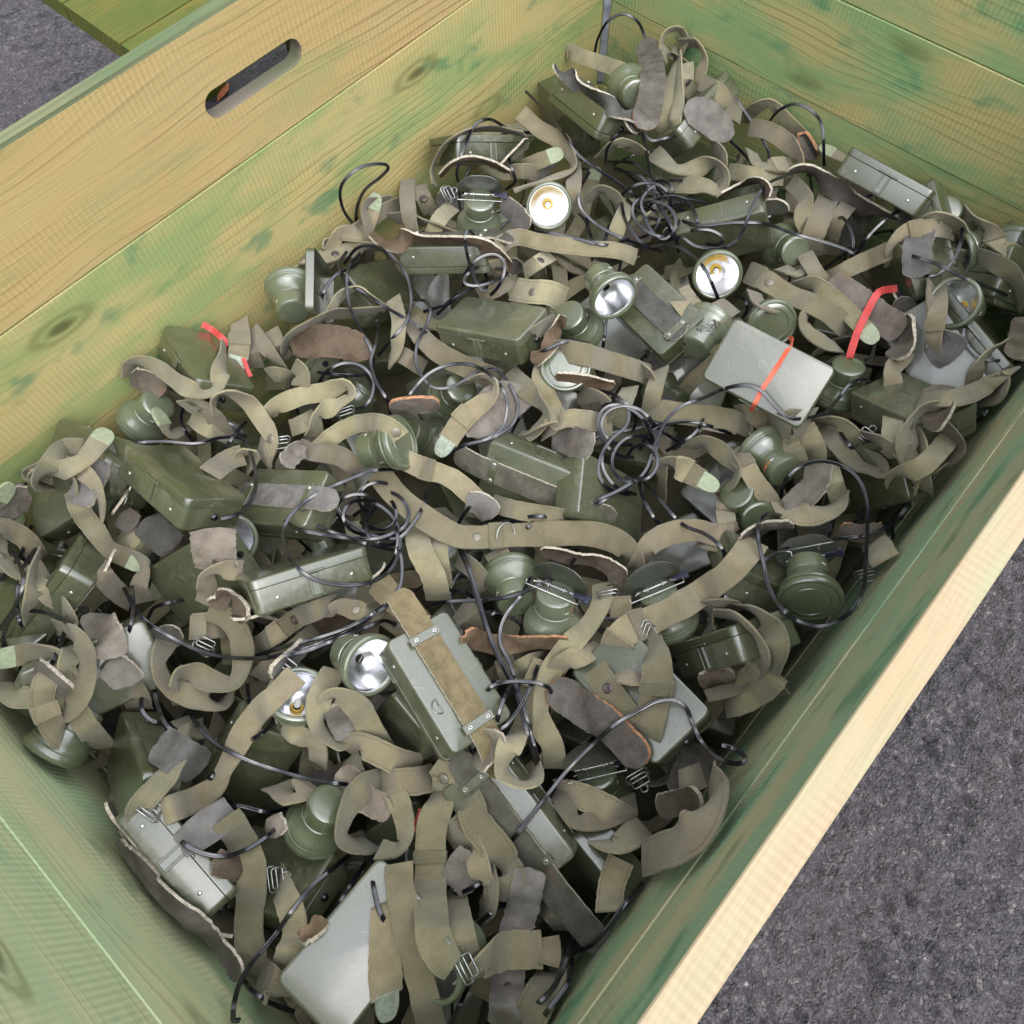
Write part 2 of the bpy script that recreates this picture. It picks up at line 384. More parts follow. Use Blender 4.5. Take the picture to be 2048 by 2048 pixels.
def spline(P, step=6.0):
    """Catmull-Rom through rows of numbers; the first two columns are pixels"""
    if len(P) == 2:
        P = [P[0], [(a + b_) / 2 for a, b_ in zip(P[0], P[1])], P[1]]
    Q = [[2 * a - b_ for a, b_ in zip(P[0], P[1])]] + P + [[2 * a - b_ for a, b_ in zip(P[-1], P[-2])]]
    for q in (0, -1):
        for k in range(2, len(Q[0])): Q[q][k] = P[q][k]
    out = []
    for i in range(1, len(Q) - 2):
        p0, p1, p2, p3 = Q[i - 1], Q[i], Q[i + 1], Q[i + 2]
        L = sqrt((p2[0] - p1[0]) ** 2 + (p2[1] - p1[1]) ** 2); n = max(2, int(L / step))
        for j in range(n):
            t = j / n
            out.append([.5 * (2 * b_ + (c - a) * t + (2 * a - 5 * b_ + 4 * c - e) * t * t + (3 * b_ - a - 3 * c + e) * t ** 3) for a, b_, c, e in zip(p0, p1, p2, p3)])
    out.append(list(Q[-2])); return out
def smooth(a, r, it=2):
    n = len(a)
    for _ in range(it):
        b_ = []
        for i in range(n):
            s = ws = 0
            for k in range(-r, r + 1):
                j = min(n - 1, max(0, i + k)); wg = r + 1 - abs(k); s += a[j] * wg; ws += wg
            b_.append(s / ws)
        a = b_
    return a
def drape(P, clear, half, win=2, sm=3, zb=ZB, sink=(1, 1), stiff=0):
    """P rows: px, py, tilt, lift -> 3-D points lying on whatever is already in the heap"""
    S = spline(P); n = len(S); T = []
    if half > .009:                                   # webbing cannot bend in its own plane: tight turns stand it on edge
        K_ = []
        for i in range(n):
            a, b_, c = S[max(0, i - 4)], S[i], S[min(n - 1, i + 4)]
            u1, v1, u2, v2 = b_[0] - a[0], b_[1] - a[1], c[0] - b_[0], c[1] - b_[1]; l1, l2 = sqrt(u1 * u1 + v1 * v1), sqrt(u2 * u2 + v2 * v2)
            K_.append(math.atan2(u1 * v2 - v1 * u2, u1 * u2 + v1 * v2) / ((l1 + l2) / 2) * 1480 if l1 > 2 and l2 > 2 else 0)
        K_ = smooth(K_, 4, 2); A_ = []
        for i in range(n):
            u_ = S[i][2]; k_ = abs(K_[i]); au = math.degrees(math.asin(min(.93, k_ * .030))); q = min(1, k_ / 14)
            A_.append(u_ * (1 - q) + (1 if K_[i] > 0 else -1) * max(abs(u_), au) * q)
        A_ = smooth(A_, 3, 2)
        for i in range(n): S[i][2] = A_[i]
    for x, y, tl, lf in S:
        t = surf_t(x, y, zb)
        # look at what lies under both edges too, and lean the strap to match
        T.append(t)
    LEAN = [0.0] * n
    if half > .004:
        for i in range(n):
            a, b_ = S[max(0, i - 1)], S[min(n - 1, i + 1)]; dx, dy = b_[0] - a[0], b_[1] - a[1]; L = sqrt(dx * dx + dy * dy) or 1; dx /= L; dy /= L
            x, y, tl, lf = S[i]; cw = max(.3, cos(radians(tl))); o = half * .8 * cw * FPX / max(.3, T[i])
            tr, tl_ = surf_t(x - dy * o, y + dx * o, zb), surf_t(x + dy * o, y - dx * o, zb)
            if abs(tl) < 45: LEAN[i] = max(-24, min(24, math.degrees(math.atan2(tr - tl_, half * 1.6)) * .8))
            T[i] = min(T[i], (tr + tl_) / 2, tr + .010, tl_ + .010)
        LEAN = smooth(LEAN, 4, 2)
    for i in range(n): T[i] -= clear + abs(sin(radians(S[i][2]))) * half * .8
    M_ = [min(T[max(0, i - win):i + win + 1]) for i in range(n)]
    M_ = smooth(M_, sm, 2)
    if stiff:                                         # a stiff cable bridges hollows
        for _ in range(stiff):
            M_ = [min(M_[i], (M_[max(0, i - 8)] + M_[min(n - 1, i + 8)]) / 2 + .002) for i in range(n)]
            M_ = smooth(M_, 2, 1)
    for i in range(n):
        e = 0
        if sink[0] and i < 8: e = .045 * (1 - i / 8) ** 1.5
        if sink[1] and n - 1 - i < 8: e = max(e, .045 * (1 - (n - 1 - i) / 8) ** 1.5)
        M_[i] += e - S[i][3]
    pts = [CAM + ray(S[i][0], S[i][1]) * M_[i] for i in range(n)]
    for p in pts:
        p.x = min(X1 - .006, max(X0 + .006, p.x)); p.y = min(Y1 - .006, max(Y0 + .006, p.y))
    return pts, [s_[2] + l_ for s_, l_ in zip(S, LEAN)]
def frames(pts, tilts, seed=0, curl=13):
    out = []; n = len(pts); ps = None
    for i in range(n):
        t = (pts[min(n - 1, i + 1)] - pts[max(0, i - 1)])
        if t.length < 1e-7: t = Vector((1, 0, 0))
        t.normalize(); v = (CAM - pts[i]).normalized()
        s = t.cross(v)
        if s.length < .12 and ps is not None: s = ps.copy()
        s.normalize()
        if ps is not None: s = (s + ps * .6).normalized(); s = (s - t * s.dot(t)).normalized()
        ps = s.copy(); nn = s.cross(t); 
        if nn.dot(v) < 0: nn = -nn
        a = radians(tilts[i] + curl * noise.noise(Vector((i * .09, seed * 3.1, 0))) * 2)
        out.append((t, s * cos(a) - nn * sin(a), nn * cos(a) + s * sin(a)))
    return out
def ribbon(name, pts, fr, width, th, mats, parent=None, wprof=None, crown=.0, K=4, reg=True, seed=0, edge_noise=0):
    """a strap of real thickness; width along S, upper face along N"""
    vs, fs, fm, uv = [], [], [], []; n = len(pts); L = 0
    for i in range(n):
        if i: L += (pts[i] - pts[i - 1]).length
        f = (wprof(i / (n - 1)) if wprof else 1.0)
        wv = width * f
        en = edge_noise * noise.noise(Vector((i * .8, seed, 5)))
        t, s, nn = fr[i]
        cv = crown * noise.noise(Vector((i * .07, seed * 1.7, 9)))
        for k in range(K + 1):
            u = k / K - .5
            off = nn * ((u * u * 4 - .33) * cv * 1.6)
            vs.append(pts[i] + s * (u * wv + (en if abs(u) > .4 else 0)) + off + nn * th * .5); uv.append((k / K, L))
        for k in range(K + 1):
            u = k / K - .5
            off = nn * ((u * u * 4 - .33) * cv * 1.6)
            vs.append(pts[i] + s * (u * wv + (en if abs(u) > .4 else 0)) + off - nn * th * .5); uv.append((k / K, L))
    R = 2 * (K + 1)
    for i in range(n - 1):
        a, b_ = i * R, (i + 1) * R
        for k in range(K):
            fs.append((a + k, a + k + 1, b_ + k + 1, b_ + k)); fm.append(0)
            fs.append((a + K + 1 + k + 1, a + K + 1 + k, b_ + K + 1 + k, b_ + K + 1 + k + 1)); fm.append(0)
        fs.append((a, b_, b_ + K + 1, a + K + 1)); fm.append(1)
        fs.append((a + K, a + 2 * K + 1, b_ + 2 * K + 1, b_ + K)); fm.append(1)
    e = (n - 1) * R
    fs.append(tuple([k for k in range(K + 1)] + [2 * K + 1 - k for k in range(K + 1)])); fm.append(1)
    fs.append(tuple([e + k for k in range(K, -1, -1)] + [e + K + 1 + k for k in range(K + 1)])); fm.append(1)
    if len(mats) == 1: fm = [0] * len(fm)
    me = mesh(name, vs, fs, mats, fm, uv, True, 50)
    o = link(name, me, parent)
    if reg: add_tree(vs, fs)
    return o

# ================================================================ THE SETTING
def grid_lines(lo, hi, flo, fhi, fine, coarse):
    out = []; x = lo
    while x < hi:
        out.append(x); x += fine if flo <= x < fhi else min(coarse, max(fine, abs(x - (flo if x < flo else fhi)) * .5 + fine))
    out.append(hi); return out
ZG = -.72
def ground():
    xs = grid_lines(-30, 30, -.1, 1.15, .004, 8); ys = grid_lines(-30, 30, -.70, -.22, .004, 8)
    vs, fs = [], []
    for y in ys:
        for x in xs:
            z = ZG
            if -.4 < x < 1.2 and -.8 < y < 0:
                p = Vector((x, y, 0))
                q_ = noise.noise(p * 42); z += .010 * noise.noise(p * 20) + (.016 * q_ if q_ < 0 else .004 * q_) + .008 * noise.noise(p * 75) + .006 * noise.noise(p * 140)
            vs.append((x, y, z))
    nx = len(xs)
    for j in range(len(ys) - 1):
        for i in range(nx - 1): fs.append((j * nx + i, j * nx + i + 1, (j + 1) * nx + i + 1, (j + 1) * nx + i))
    tag(link('ground', mesh('ground', vs, fs, M['asphalt'], angle=180)), 'rough wet purple grey asphalt beside the crate', 'ground', kind='structure')
ground()

def board(vs, fs, uv, org, U, V, W, len_, wid, th, off, bev=.0009):
    """a plank: U along grain, V across, W through its thickness; uv in metres"""
    n0 = len(vs); b_ = bev
    sec = [(b_, 0), (wid - b_, 0), (wid, b_), (wid, th - b_), (wid - b_, th), (b_, th), (0, th - b_), (0, b_)]
    nseg = max(2, int(len_ / .05))
    for i in range(nseg + 1):
        u = len_ * i / nseg
        for q, (a, c) in enumerate(sec):
            wob = .0006 * noise.noise(Vector((u * 9, a * 40 + off, c * 30)))
            vs.append(org + U * u + V * (a + wob) + W * c)
            uv.append((u + off, a + c + off * .37))
    for i in range(nseg):
        for q in range(8):
            r_ = (q + 1) % 8; fs.append((n0 + i * 8 + q, n0 + i * 8 + r_, n0 + (i + 1) * 8 + r_, n0 + (i + 1) * 8 + q))
    fs.append(tuple(n0 + q for q in range(7, -1, -1))); fs.append(tuple(n0 + nseg * 8 + q for q in range(8)))
JO = [0, -.184, -.349, -.52, -.72]
crate = empty('wooden_crate', Matrix.Translation((.45, .38, ZG)))
tag(crate, 'open plank crate stained green and tan, heaped with army headlamps', 'crate')
CI = crate.matrix_world.inverted()
def P_(o):                                      # parent while keeping the world place
    o.parent = crate; o.matrix_parent_inverse = CI; return o
X_, Y_, Z_ = Vector((1, 0, 0)), Vector((0, 1, 0)), Vector((0, 0, 1))
def wall(name, org, U, W, len_, th, mats, seed, skip_top=False, label=None):
    for gi, rows in enumerate(((0,), (1, 2, 3))):
        vs, fs, uv = [], [], []
        for k in rows:
            if k == 0 and skip_top: continue
            wid = JO[k] - JO[k + 1] - .0016
            board(vs, fs, uv, org + Z_ * (JO[k + 1] + .0008) + W * (.0012 * ((k + seed) % 2)), U, Z_, W, len_, wid, th, seed * 3.7 + k * 1.9 + .3)
        if vs:
            o = P_(link(name, mesh(name, vs, fs, mats[gi], None, uv)))
            if label: o['label'] = label[gi]
# long far wall: top board with a hand slot
wall('side_wall', Vector((X0 - .026, Y1, 0)), X_, Y_, X1 - X0 + .052, .022, (M['wood_long'], M['wood_low']), 1, True, (None, 'lower boards of the far long wall, stained green'))
def slot_board():
    x0, x1, z0, z1 = X0 - .026, X1 + .026, JO[1] + .0008, 0.0; th = .022
    sx0, sx1, szc, sr = .377, .530, -.0935, .0165
    outer = [(x0, z0), (x1, z0), (x1, z1), (x0, z1)]
    hole = []
    for k in range(17): a = -pi / 2 + pi * k / 16; hole.append((sx1 - sr + sr * cos(a), szc + sr * sin(a)))
    for k in range(17): a = pi / 2 + pi * k / 16; hole.append((sx0 + sr + sr * cos(a), szc + sr * sin(a)))
    def ring_out(off): return [(szx[0] + (szx[0] - (sx0 + sx1) / 2) * 0, szx[1]) for szx in hole]
    big = []
    for k in range(17): a = -pi / 2 + pi * k / 16; big.append((sx1 - sr + (sr + .0015) * cos(a), szc + (sr + .0015) * sin(a)))
    for k in range(17): a = pi / 2 + pi * k / 16; big.append((sx0 + sr + (sr + .0015) * cos(a), szc + (sr + .0015) * sin(a)))
    vs, fs, fm, uv = [], [], [], []
    def addp(l, y): 
        s = len(vs)
        for x, z in l: vs.append((x, y, z)); uv.append((x + 4.3, z + 2.1))
        return s
    for y, yb, flip in ((Y1, Y1 + .003, 0), (Y1 + th, Y1 + th - .003, 1)):
        ob = [(x0, z0 + .0015), (x1, z0 + .0015), (x1, z1 - .003), (x0, z1 - .003)]
        a = addp(ob, y); b_ = addp(big, y)
        tri = tessellate_polygon([[Vector((p[0], p[1], 0)) for p in ob], [Vector((p[0], p[1], 0)) for p in big]])
        for t in tri: fs.append(tuple((a + i) if i < 4 else (b_ + i - 4) for i in t)); fm.append(0)
        c = addp(hole, yb); n = len(hole)
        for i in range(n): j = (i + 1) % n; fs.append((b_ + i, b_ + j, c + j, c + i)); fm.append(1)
        if flip == 0: inner = c; oi = a
        else: inner2 = c; oo = a
    n = len(hole)
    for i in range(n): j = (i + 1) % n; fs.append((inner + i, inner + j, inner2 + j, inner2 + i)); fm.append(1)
    # top rim with small chamfers, ends and underside
    s = len(vs)
    for x, y, z in ((x0, Y1 + .003, z1), (x1, Y1 + .003, z1), (x1, Y1 + th - .003, z1), (x0, Y1 + th - .003, z1)): vs.append((x, y, z)); uv.append((x + 1.7, y * 1.0 + .5))
    fs += [(s, s + 1, s + 2, s + 3), (oi + 3, oi + 2, s + 1, s), (oo + 2, oo + 3, s + 3, s + 2), (oi, oi + 1, oo + 1, oo), (oi + 1, oi + 2, s + 1, s + 2, oo + 2, oo + 1), (oi + 3, oi, oo, oo + 3, s + 3, s)]
    fm += [2, 2, 2, 0, 0, 0]
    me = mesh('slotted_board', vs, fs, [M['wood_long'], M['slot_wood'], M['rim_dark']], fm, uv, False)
    bm = bmesh.new(); bm.from_mesh(me); bmesh.ops.recalc_face_normals(bm, faces=bm.faces); bm.to_mesh(me); bm.free()
    P_(link('slotted_board', me))['label'] = 'tan top board of the far wall with a long hand slot'
slot_board()
wall('side_wall', Vector((X0 - .026, Y0 - .026, 0)), X_, Y_, X1 - X0 + .052, .026, (M['wood_near'], M['wood_near']), 2, False, (None, 'lower boards of the near long wall'))
wall('end_wall', Vector((X1, Y0 + .001, 0)), Y_, X_, Y1 - Y0 - .002, .026, (M['wood_short'], M['wood_short']), 3)
wall('end_wall', Vector((X0 - .026, Y0 + .001, 0)), Y_, X_, Y1 - Y0 - .002, .026, (M['wood_left'], M['wood_left']), 4)
# pale sawn rim strip of the near wall (a thin capping, 3 mm proud of the boards)
def cap(x0, x1, y0, y1, mt, name='rim_cap'):
    vs, fs, uv = [], [], []
    board(vs, fs, uv, Vector((x0, y0, .0005)), X_, Y_, Z_, x1 - x0, y1 - y0, .004, 2.2, .0012)
    P_(link(name, mesh(name, vs, fs, mt, None, uv)))['label'] = 'pale sawn top edge of the near wall'
cap(X0 - .026, X1 + .026, Y0 - .0265, Y0 + .0005, M['rim_wood'])
bm = bmesh.new(); bbox(bm, (.455, .375, ZG + .02), (X1 - X0 - .002, Y1 - Y0 - .002, .02)); P_(link('crate_floor', bm_mesh('crate_floor', bm, M['filler'])))
# zinc corner strip and screws in the far corner
bm = bmesh.new(); bbox(bm, (X1 - .0055, Y1 - .0055, -.26), (.013, .003, .50), Matrix.Rotation(radians(-45), 3, 'Z'), .0008); P_(link('corner_strip', bm_mesh('corner_strip', bm, M['zinc'])))
def screw_mesh():
    bm = bmesh.new(); bmesh.ops.create_cone(bm, cap_ends=True, segments=16, radius1=.0042, radius2=.0034, depth=.0016)
    bbox(bm, (0, 0, .0009), (.005, .0009, .0006)); return bm_mesh('screw', bm, M['steel'])
sm = screw_mesh()
for x, y, z, rx, ry in ((X1 - .035, Y1 - .0008, -.245, 90, 0), (X1 - .035, Y1 - .0008, -.315, 90, 0), (X1 - .0008, Y1 - .04, -.315, 0, -90), (X1 - .035, Y1 - .0008, -.10, 90, 0), (X1 - .0008, Y1 - .04, -.12, 0, -90), (X1 - .0008, Y1 - .04, -.24, 0, -90)):
    o = P_(link('screw', sm)); o.location = (x, y, z); o.rotation_euler = (radians(rx), radians(ry), 0)
for a, b_, c, e in (((X0, Y1), (X1, Y1), 0, 0), ((X0, Y0), (X1, Y0), 0, 0), ((X1, Y0), (X1, Y1), 0, 0), ((X0, Y0), (X0, Y1), 0, 0)): pass

# mossy bench standing beyond the far wall; its top hides the ground, the slot looks into its shade
nb = empty('mossy_bench', Matrix.Translation((1.3, 1.5, ZG))); tag(nb, 'dark mossy plank bench standing behind the far crate wall', 'bench')
NI = nb.matrix_world.inverted()
for k in range(4):
    vs, fs, uv = [], [], []
    board(vs, fs, uv, Vector((.475, 1.135 + k * .162, -.285)), X_, Y_, Z_, 1.9, .158, .034, 2.3 + k * 1.7)
    o = link('bench_plank', mesh('bench_plank', vs, fs, M['moss_wood'], None, uv)); o.parent = nb; o.matrix_parent_inverse = NI
for x in (.75, 2.2):
    for y in (1.20, 1.70):
        vs, fs, uv = [], [], []
        board(vs, fs, uv, Vector((x, y, ZG)), Z_, X_, Y_, -.2855 - ZG, .07, .06, x * 3 + y)
        o = link('leg', mesh('bench_leg', vs, fs, M['moss_wood'], None, uv)); o.parent = nb; o.matrix_parent_inverse = NI
# a fallen orange leaf on the ground seen through the hand slot
d_ = ray(447, 187); p = CAM + d_ * ((HC - ZG - .004) / -d_.z)
vs = [(-.03, 0, 0), (-.012, .008, .003), (.012, .009, .002), (.034, 0, .004), (.012, -.008, .001), (-.012, -.009, .003), (0, 0, .005)]
lf = link('fallen_leaf', mesh('leaf', vs + [(a, b_, c - .0008) for a, b_, c in vs], [(6, 0, 1), (6, 1, 2), (6, 2, 3), (6, 3, 4), (6, 4, 5), (6, 5, 0), (13, 8, 7), (13, 9, 8), (13, 10, 9), (13, 11, 10), (13, 12, 11), (13, 7, 12)], M['leaf']))
lf.location = (p.x, p.y, ZG + .006); lf.rotation_euler = (0, 0, .4); tag(lf, 'orange fallen leaf glimpsed through the hand slot', 'leaf')

# ================================================================ BATTERY TINS
BL, BW, BH = .142, .085, .0425
def rrect(L, W, r, n=4):
    out = []
    for cx, cy, a0 in ((L / 2 - r, W / 2 - r, 0), (-L / 2 + r, W / 2 - r, 90), (-L / 2 + r, -W / 2 + r, 180), (L / 2 - r, -W / 2 + r, 270)):
        for k in range(n + 1):
            a = radians(a0 + 90 * k / n); out.append((cx + r * cos(a), cy + r * sin(a)))
    return out
def shell(rings, mt, name):
    """rings: (inset, z); closes both ends"""
    vs, fs = [], []; n = 20
    for ins, z in rings:
        for x, y in rrect(BL - 2 * ins, BW - 2 * ins, max(.001, .0085 - ins)): vs.append((x, y, z))
    for i in range(len(rings) - 1):
        for k in range(n): a = i * n + k; b_ = i * n + (k + 1) % n; fs.append((a, b_, b_ + n, a + n))
    fs.append(tuple(range(n - 1, -1, -1))); fs.append(tuple((len(rings) - 1) * n + k for k in range(n)))
    return mesh(name, vs, fs, mt, angle=28)
h = BH / 2; SEAM = .0095
body_me = shell([(.0030, -h), (.0016, -h + .0004), (.0005, -h + .0015), (0, -h + .003), (0, SEAM - .0008), (.0009, SEAM)], M['paint'], 'tin_body')
lid_me = shell([(.0009, SEAM + .0002), (-.0006, SEAM + .0004), (-.0006, h - .003), (0, h - .0014), (.0012, h - .0004), (.0028, h)], M['paint'], 'tin_lid')
def latch_me():
    bm = bmesh.new()
    bbox(bm, (0, -BW / 2 - .0012, -.004), (.014, .0016, .026), None, .0005)
    for s in (-.0045, .0045): bbox(bm, (s, -BW / 2 - .0022, -.004), (.0018, .0014, .026), None, .0005)
    bbox(bm, (0, -BW / 2 - .002, SEAM + .0015), (.030, .0022, .0028), None, .0008)
    return bm_mesh('latch', bm, M['paint'])
latch_m = latch_me()
def rivet_me():
    vs, fs = lathe([(.0001, .0011), (.0012, .0010), (.0020, .0006), (.0024, 0), (.0024, -.0006)], 12)
    return mesh('rivet', vs, fs, M['rivet'])
rivet_m = rivet_me()
def plate_me():
    bm = bmesh.new(); bbox(bm, (0, 0, 0), (.0105, .040, .0012), None, .0005); return bm_mesh('belt_plate', bm, M['paint'])
plate_m = plate_me()
def privet_me():
    vs, fs = lathe([(.0002, .0004), (.0009, .0002), (.0010, .0012), (.0022, .0013), (.0031, .0006), (.0033, 0)], 14)
    me = mesh('plate_rivet', vs, fs, [M['rivet'], M['rivet_hole']], [1 if i < 14 else 0 for i in range(len(fs))]); return me
privet_m = privet_me()
vs, fs = lathe([(.0008, .0045), (.0032, .0045), (.0042, .003), (.0048, 0), (.0048, -.001)], 16)
grommet_m = mesh('grommet', vs, fs, M['cable'])
pts = [Vector((.0085 * cos(a), .0085 * sin(a), 0)) for a in [pi * k / 14 for k in range(15)]]
vs, fs = tube([(-.0085, 0, 0)] + pts[::-1][1:-1] + [(.0085, 0, 0), (0, 0, 0)], .0009, 6, True)
ring_m = mesh('pressed_ring', vs, fs, M['paint'])
def open_lid(mat, label):
    mat = inside(mat, [(a * BL / 2, b2 * BW / 2, cc * .007) for a in (-1, 1) for b2 in (-1, 1) for cc in (-1, 1)])
    r = empty('open_tin_lid', mat); vs, fs = [], []; n = 20; L_ = [(0, .006), (0, -.0045), (.0012, -.006), (.004, -.006)]
    for ins, z in L_ + [(.0012, .006), (.0012, -.0045)][::1]:
        for x, y in rrect(BL - 2 * ins, BW - 2 * ins, max(.001, .0085 - ins)): vs.append((x, y, z))
    def q(a, b2):
        for k in range(n): fs.append((a * n + k, a * n + (k + 1) % n, b2 * n + (k + 1) % n, b2 * n + k))
    q(0, 1); q(1, 2); q(2, 3); fs.append(tuple(3 * n + k for k in range(n))); q(0, 4); q(4, 5); fs.append(tuple(5 * n + k for k in range(n)))
    link('lid_tray', mesh('lid_tray', vs, fs, M['paint'], angle=28), r)
    bm = bmesh.new(); bbox(bm, (0, -BW / 2 - .001, .001), (.03, .002, .004), None, .0006); link('hinge', bm_mesh('lid_hinge', bm, M['paint']), r)
    tag(r, label, 'tin lid'); add_tree([Matrix(mat) @ Vector(v) for v in vs], fs); return r
def belt_me(e1, e2, d1, d2, mt, tipped=False, name='leather_belt', flap=0):
    pts = []; n = 40
    for i in range(n + 1):
        x = -BL / 2 - e1 + (BL + e1 + e2) * i / n; z = -h - .0026
        o1 = max(0, -BL / 2 - x); o2 = max(0, x - BL / 2)
        z += d1 * (o1 / max(e1, 1e-6)) ** 1.6 if o1 else 0
        z += d2 * (o2 / max(e2, 1e-6)) ** 1.6 if o2 else 0
        pts.append(Vector((x, 0, z)))
    fr = []
    for i in range(len(pts)):
        t = (pts[min(n, i + 1)] - pts[max(0, i - 1)]).normalized(); s = Vector((0, 1, 0)); fr.append((t, s, s.cross(t)))
    def wp(f):
        a = 1
        if f > .93: a = sqrt(max(.12, 1 - ((f - .93) / .07) ** 2))
        if f < .04: a = sqrt(max(.35, 1 - ((.04 - f) / .04) ** 2))
        return a
    o = ribbon(name, pts, fr, .0325, .0034, [mt, M['cream']], None, wp, 0, 4, False, 3, .0008)
    me = o.data; bpy.data.objects.remove(o); return me
BELTS = {'L': belt_me(.022, .030, .004, .012, M['belt']), 'C': belt_me(.045, .045, .002, .026, M['mottled']),
         'J': belt_me(.02, .095, .004, .012, M['belt']), 'F': belt_me(.0, .0, 0, 0, M['belt']), 'W': belt_me(.045, .05, .01, .012, M['belt']), 'S': belt_me(.01, .03, .01, .012, M['suede'])}
BI = [0]
def inside(mat, pts, g=.003):
    """shift a placed thing so that all its corners stay between the crate walls"""
    mat = Matrix(mat); w_ = [mat @ Vector(p) for p in pts]
    for ax, lo, hi in ((0, X0 + g, X1 - g), (1, Y0 + g, Y1 - g)):
        a, b_ = min(p[ax] for p in w_), max(p[ax] for p in w_)
        if a < lo: mat[ax][3] += lo - a
        elif b_ > hi: mat[ax][3] += hi - b_
    return mat
def tin(mat, belt='', label=None, group=None, detail=True):
    e_ = .012 if belt else .001
    mat = inside(mat, [(a * (BL / 2 + (.02 if belt else 0)), b2 * BW / 2, cc) for a in (-1, 1) for b2 in (-1, 1) for cc in (-BH / 2 - e_ * .5, BH / 2)])
    r = empty('battery_tin', mat); BI[0] += 1
    b_ = link('tin_body', body_me, r); link('tin_lid', lid_me, r)
    if detail:
        link('latch', latch_m, r)
        for s in (-1, 1):
            o = link('rivet', rivet_m, r); o.matrix_basis = Matrix.Translation((s * .045, -BW / 2, -.006)) @ Matrix.Rotation(radians(90), 4, 'X')
            o = link('rivet', rivet_m, r); o.matrix_basis = Matrix.Translation((s * .045, BW / 2, -.006)) @ Matrix.Rotation(radians(-90), 4, 'X')
        o = link('grommet', grommet_m, r); o.matrix_basis = Matrix.Translation((BL / 2 - .0005, 0, -.004)) @ Matrix.Rotation(radians(90), 4, 'Y')
    if belt:
        o = link('leather_belt', BELTS[belt], r)
        for s in (-1, 1):
            p_ = link('belt_plate', plate_m, r); p_.location = (s * .0555, 0, -h - .0050)
            for q in (-1, 1):
                v = link('plate_rivet', privet_m, p_); v.matrix_basis = Matrix.Translation((0, q * .0125, -.0006)) @ Matrix.Rotation(pi, 4, 'X')
        if belt == 'C':
            o = link('pressed_ring', ring_m, r); o.location = (.018, .0275, -h - .0004); o.rotation_euler = (0, 0, 0)
    if label: tag(r, label, 'battery tin', group)
    mw = Matrix(mat)
    hx, hy, hz = BL / 2, BW / 2, BH / 2 + (.004 if belt else 0)
    c = [mw @ Vector((a * hx, b2 * hy, cc * hz)) for a in (-1, 1) for b2 in (-1, 1) for cc in (-1, 1)]
    add_tree(c, [(0, 1, 3, 2), (4, 6, 7, 5), (0, 4, 5, 1), (2, 3, 7, 6), (0, 2, 6, 4), (1, 5, 7, 3)])
    return r

# ================================================================ HEADLAMPS
def lathe_m(name, prof, mt, seg=48, angle=30, flip=False):
    vs, fs = lathe(prof, seg)
    if flip: fs = [f[::-1] for f in fs]
    return mesh(name, vs, fs, mt, angle=angle)
# axis +z = beam direction; back cap at z=0, front rim at z=.060
house_prof = [(.0002, 0), (.019, 0), (.0215, .0006), (.0233, .0022), (.0238, .0045), (.0238, .0225), (.0229, .0232), (.0229, .0242), (.0241, .0250), (.0248, .0290), (.0275, .0345), (.0312, .0395), (.0335, .0430), (.0340, .0455)]
rim_prof = [(.0322, .0455), (.0345, .0457), (.0352, .0470), (.0347, .0486), (.0351, .0500), (.0362, .0515), (.0366, .0545), (.0360, .0580), (.0345, .0595), (.0325, .0598), (.0308, .0590), (.0304, .0570), (.0304, .0540)]
house_m = lathe_m('lamp_housing', house_prof, M['lamp_paint']); rim_m = lathe_m('lamp_rim', rim_prof, M['lamp_paint'])
rf = [(.0055 + .0246 * sqrt(k / 10), .030 + .0255 * k / 10) for k in range(11)] + [(.0305, .0558)]
refl_m = lathe_m('reflector', rf, M['mirror'], 48, 60)
glass_m = lathe_m('lens', [(.0302, .0562), (.022, .0566), (.011, .0570), (.0003, .0571)], M['glass'], 40, 60)
hold_m = lathe_m('bulb_holder', [(.0068, .0315), (.0067, .0328), (.0058, .0329), (.0045, .0300)], M['yellow'], 24, 40)
bulb_m = lathe_m('bulb', [(.0042, .0345), (.0045, .038), (.0038, .0425), (.0022, .0452), (.0002, .0460)], M['white'], 16, 60)
cover_m = lathe_m('blackout_cover', [(.0003, .0612), (.010, .0612), (.0215, .0606), (.0225, .0596), (.0235, .0606), (.029, .0600), (.0318, .0584)], M['lamp_paint'], 48, 35)
def bracket_me():
    """curved head plate with a wire hinge behind the lamp"""
    vs, fs = [], []; nx, ny = 20, 12
    for th in (0, .0012):
        for j in range(ny + 1):
            v = (j / ny * 2 - 1) * .029
            wx = .036 * sqrt(max(.05, 1 - (v / .031) ** 2)) + .004
            for i in range(nx + 1):
                u = (i / nx * 2 - 1) * wx; vs.append((u, v * 1.0, -.020 + 9 * u * u * .55 + th))
    N = (nx + 1) * (ny + 1)
    for j in range(ny):
        for i in range(nx):
            a = j * (nx + 1) + i; fs.append((a, a + nx + 1, a + nx + 2, a + 1)); fs.append((N + a, N + a + 1, N + a + nx + 2, N + a + nx + 1))
    edge = [i for i in range(nx + 1)] + [j * (nx + 1) + nx for j in range(1, ny + 1)] + [ny * (nx + 1) + i for i in range(nx - 1, -1, -1)] + [j * (nx + 1) for j in range(ny - 1, 0, -1)]
    for k in range(len(edge)): a, b_ = edge[k], edge[(k + 1) % len(edge)]; fs.append((a, b_, N + b_, N + a))
    return mesh('head_plate', vs, fs, M['dark_paint'], angle=40)
plate2_m = bracket_me()
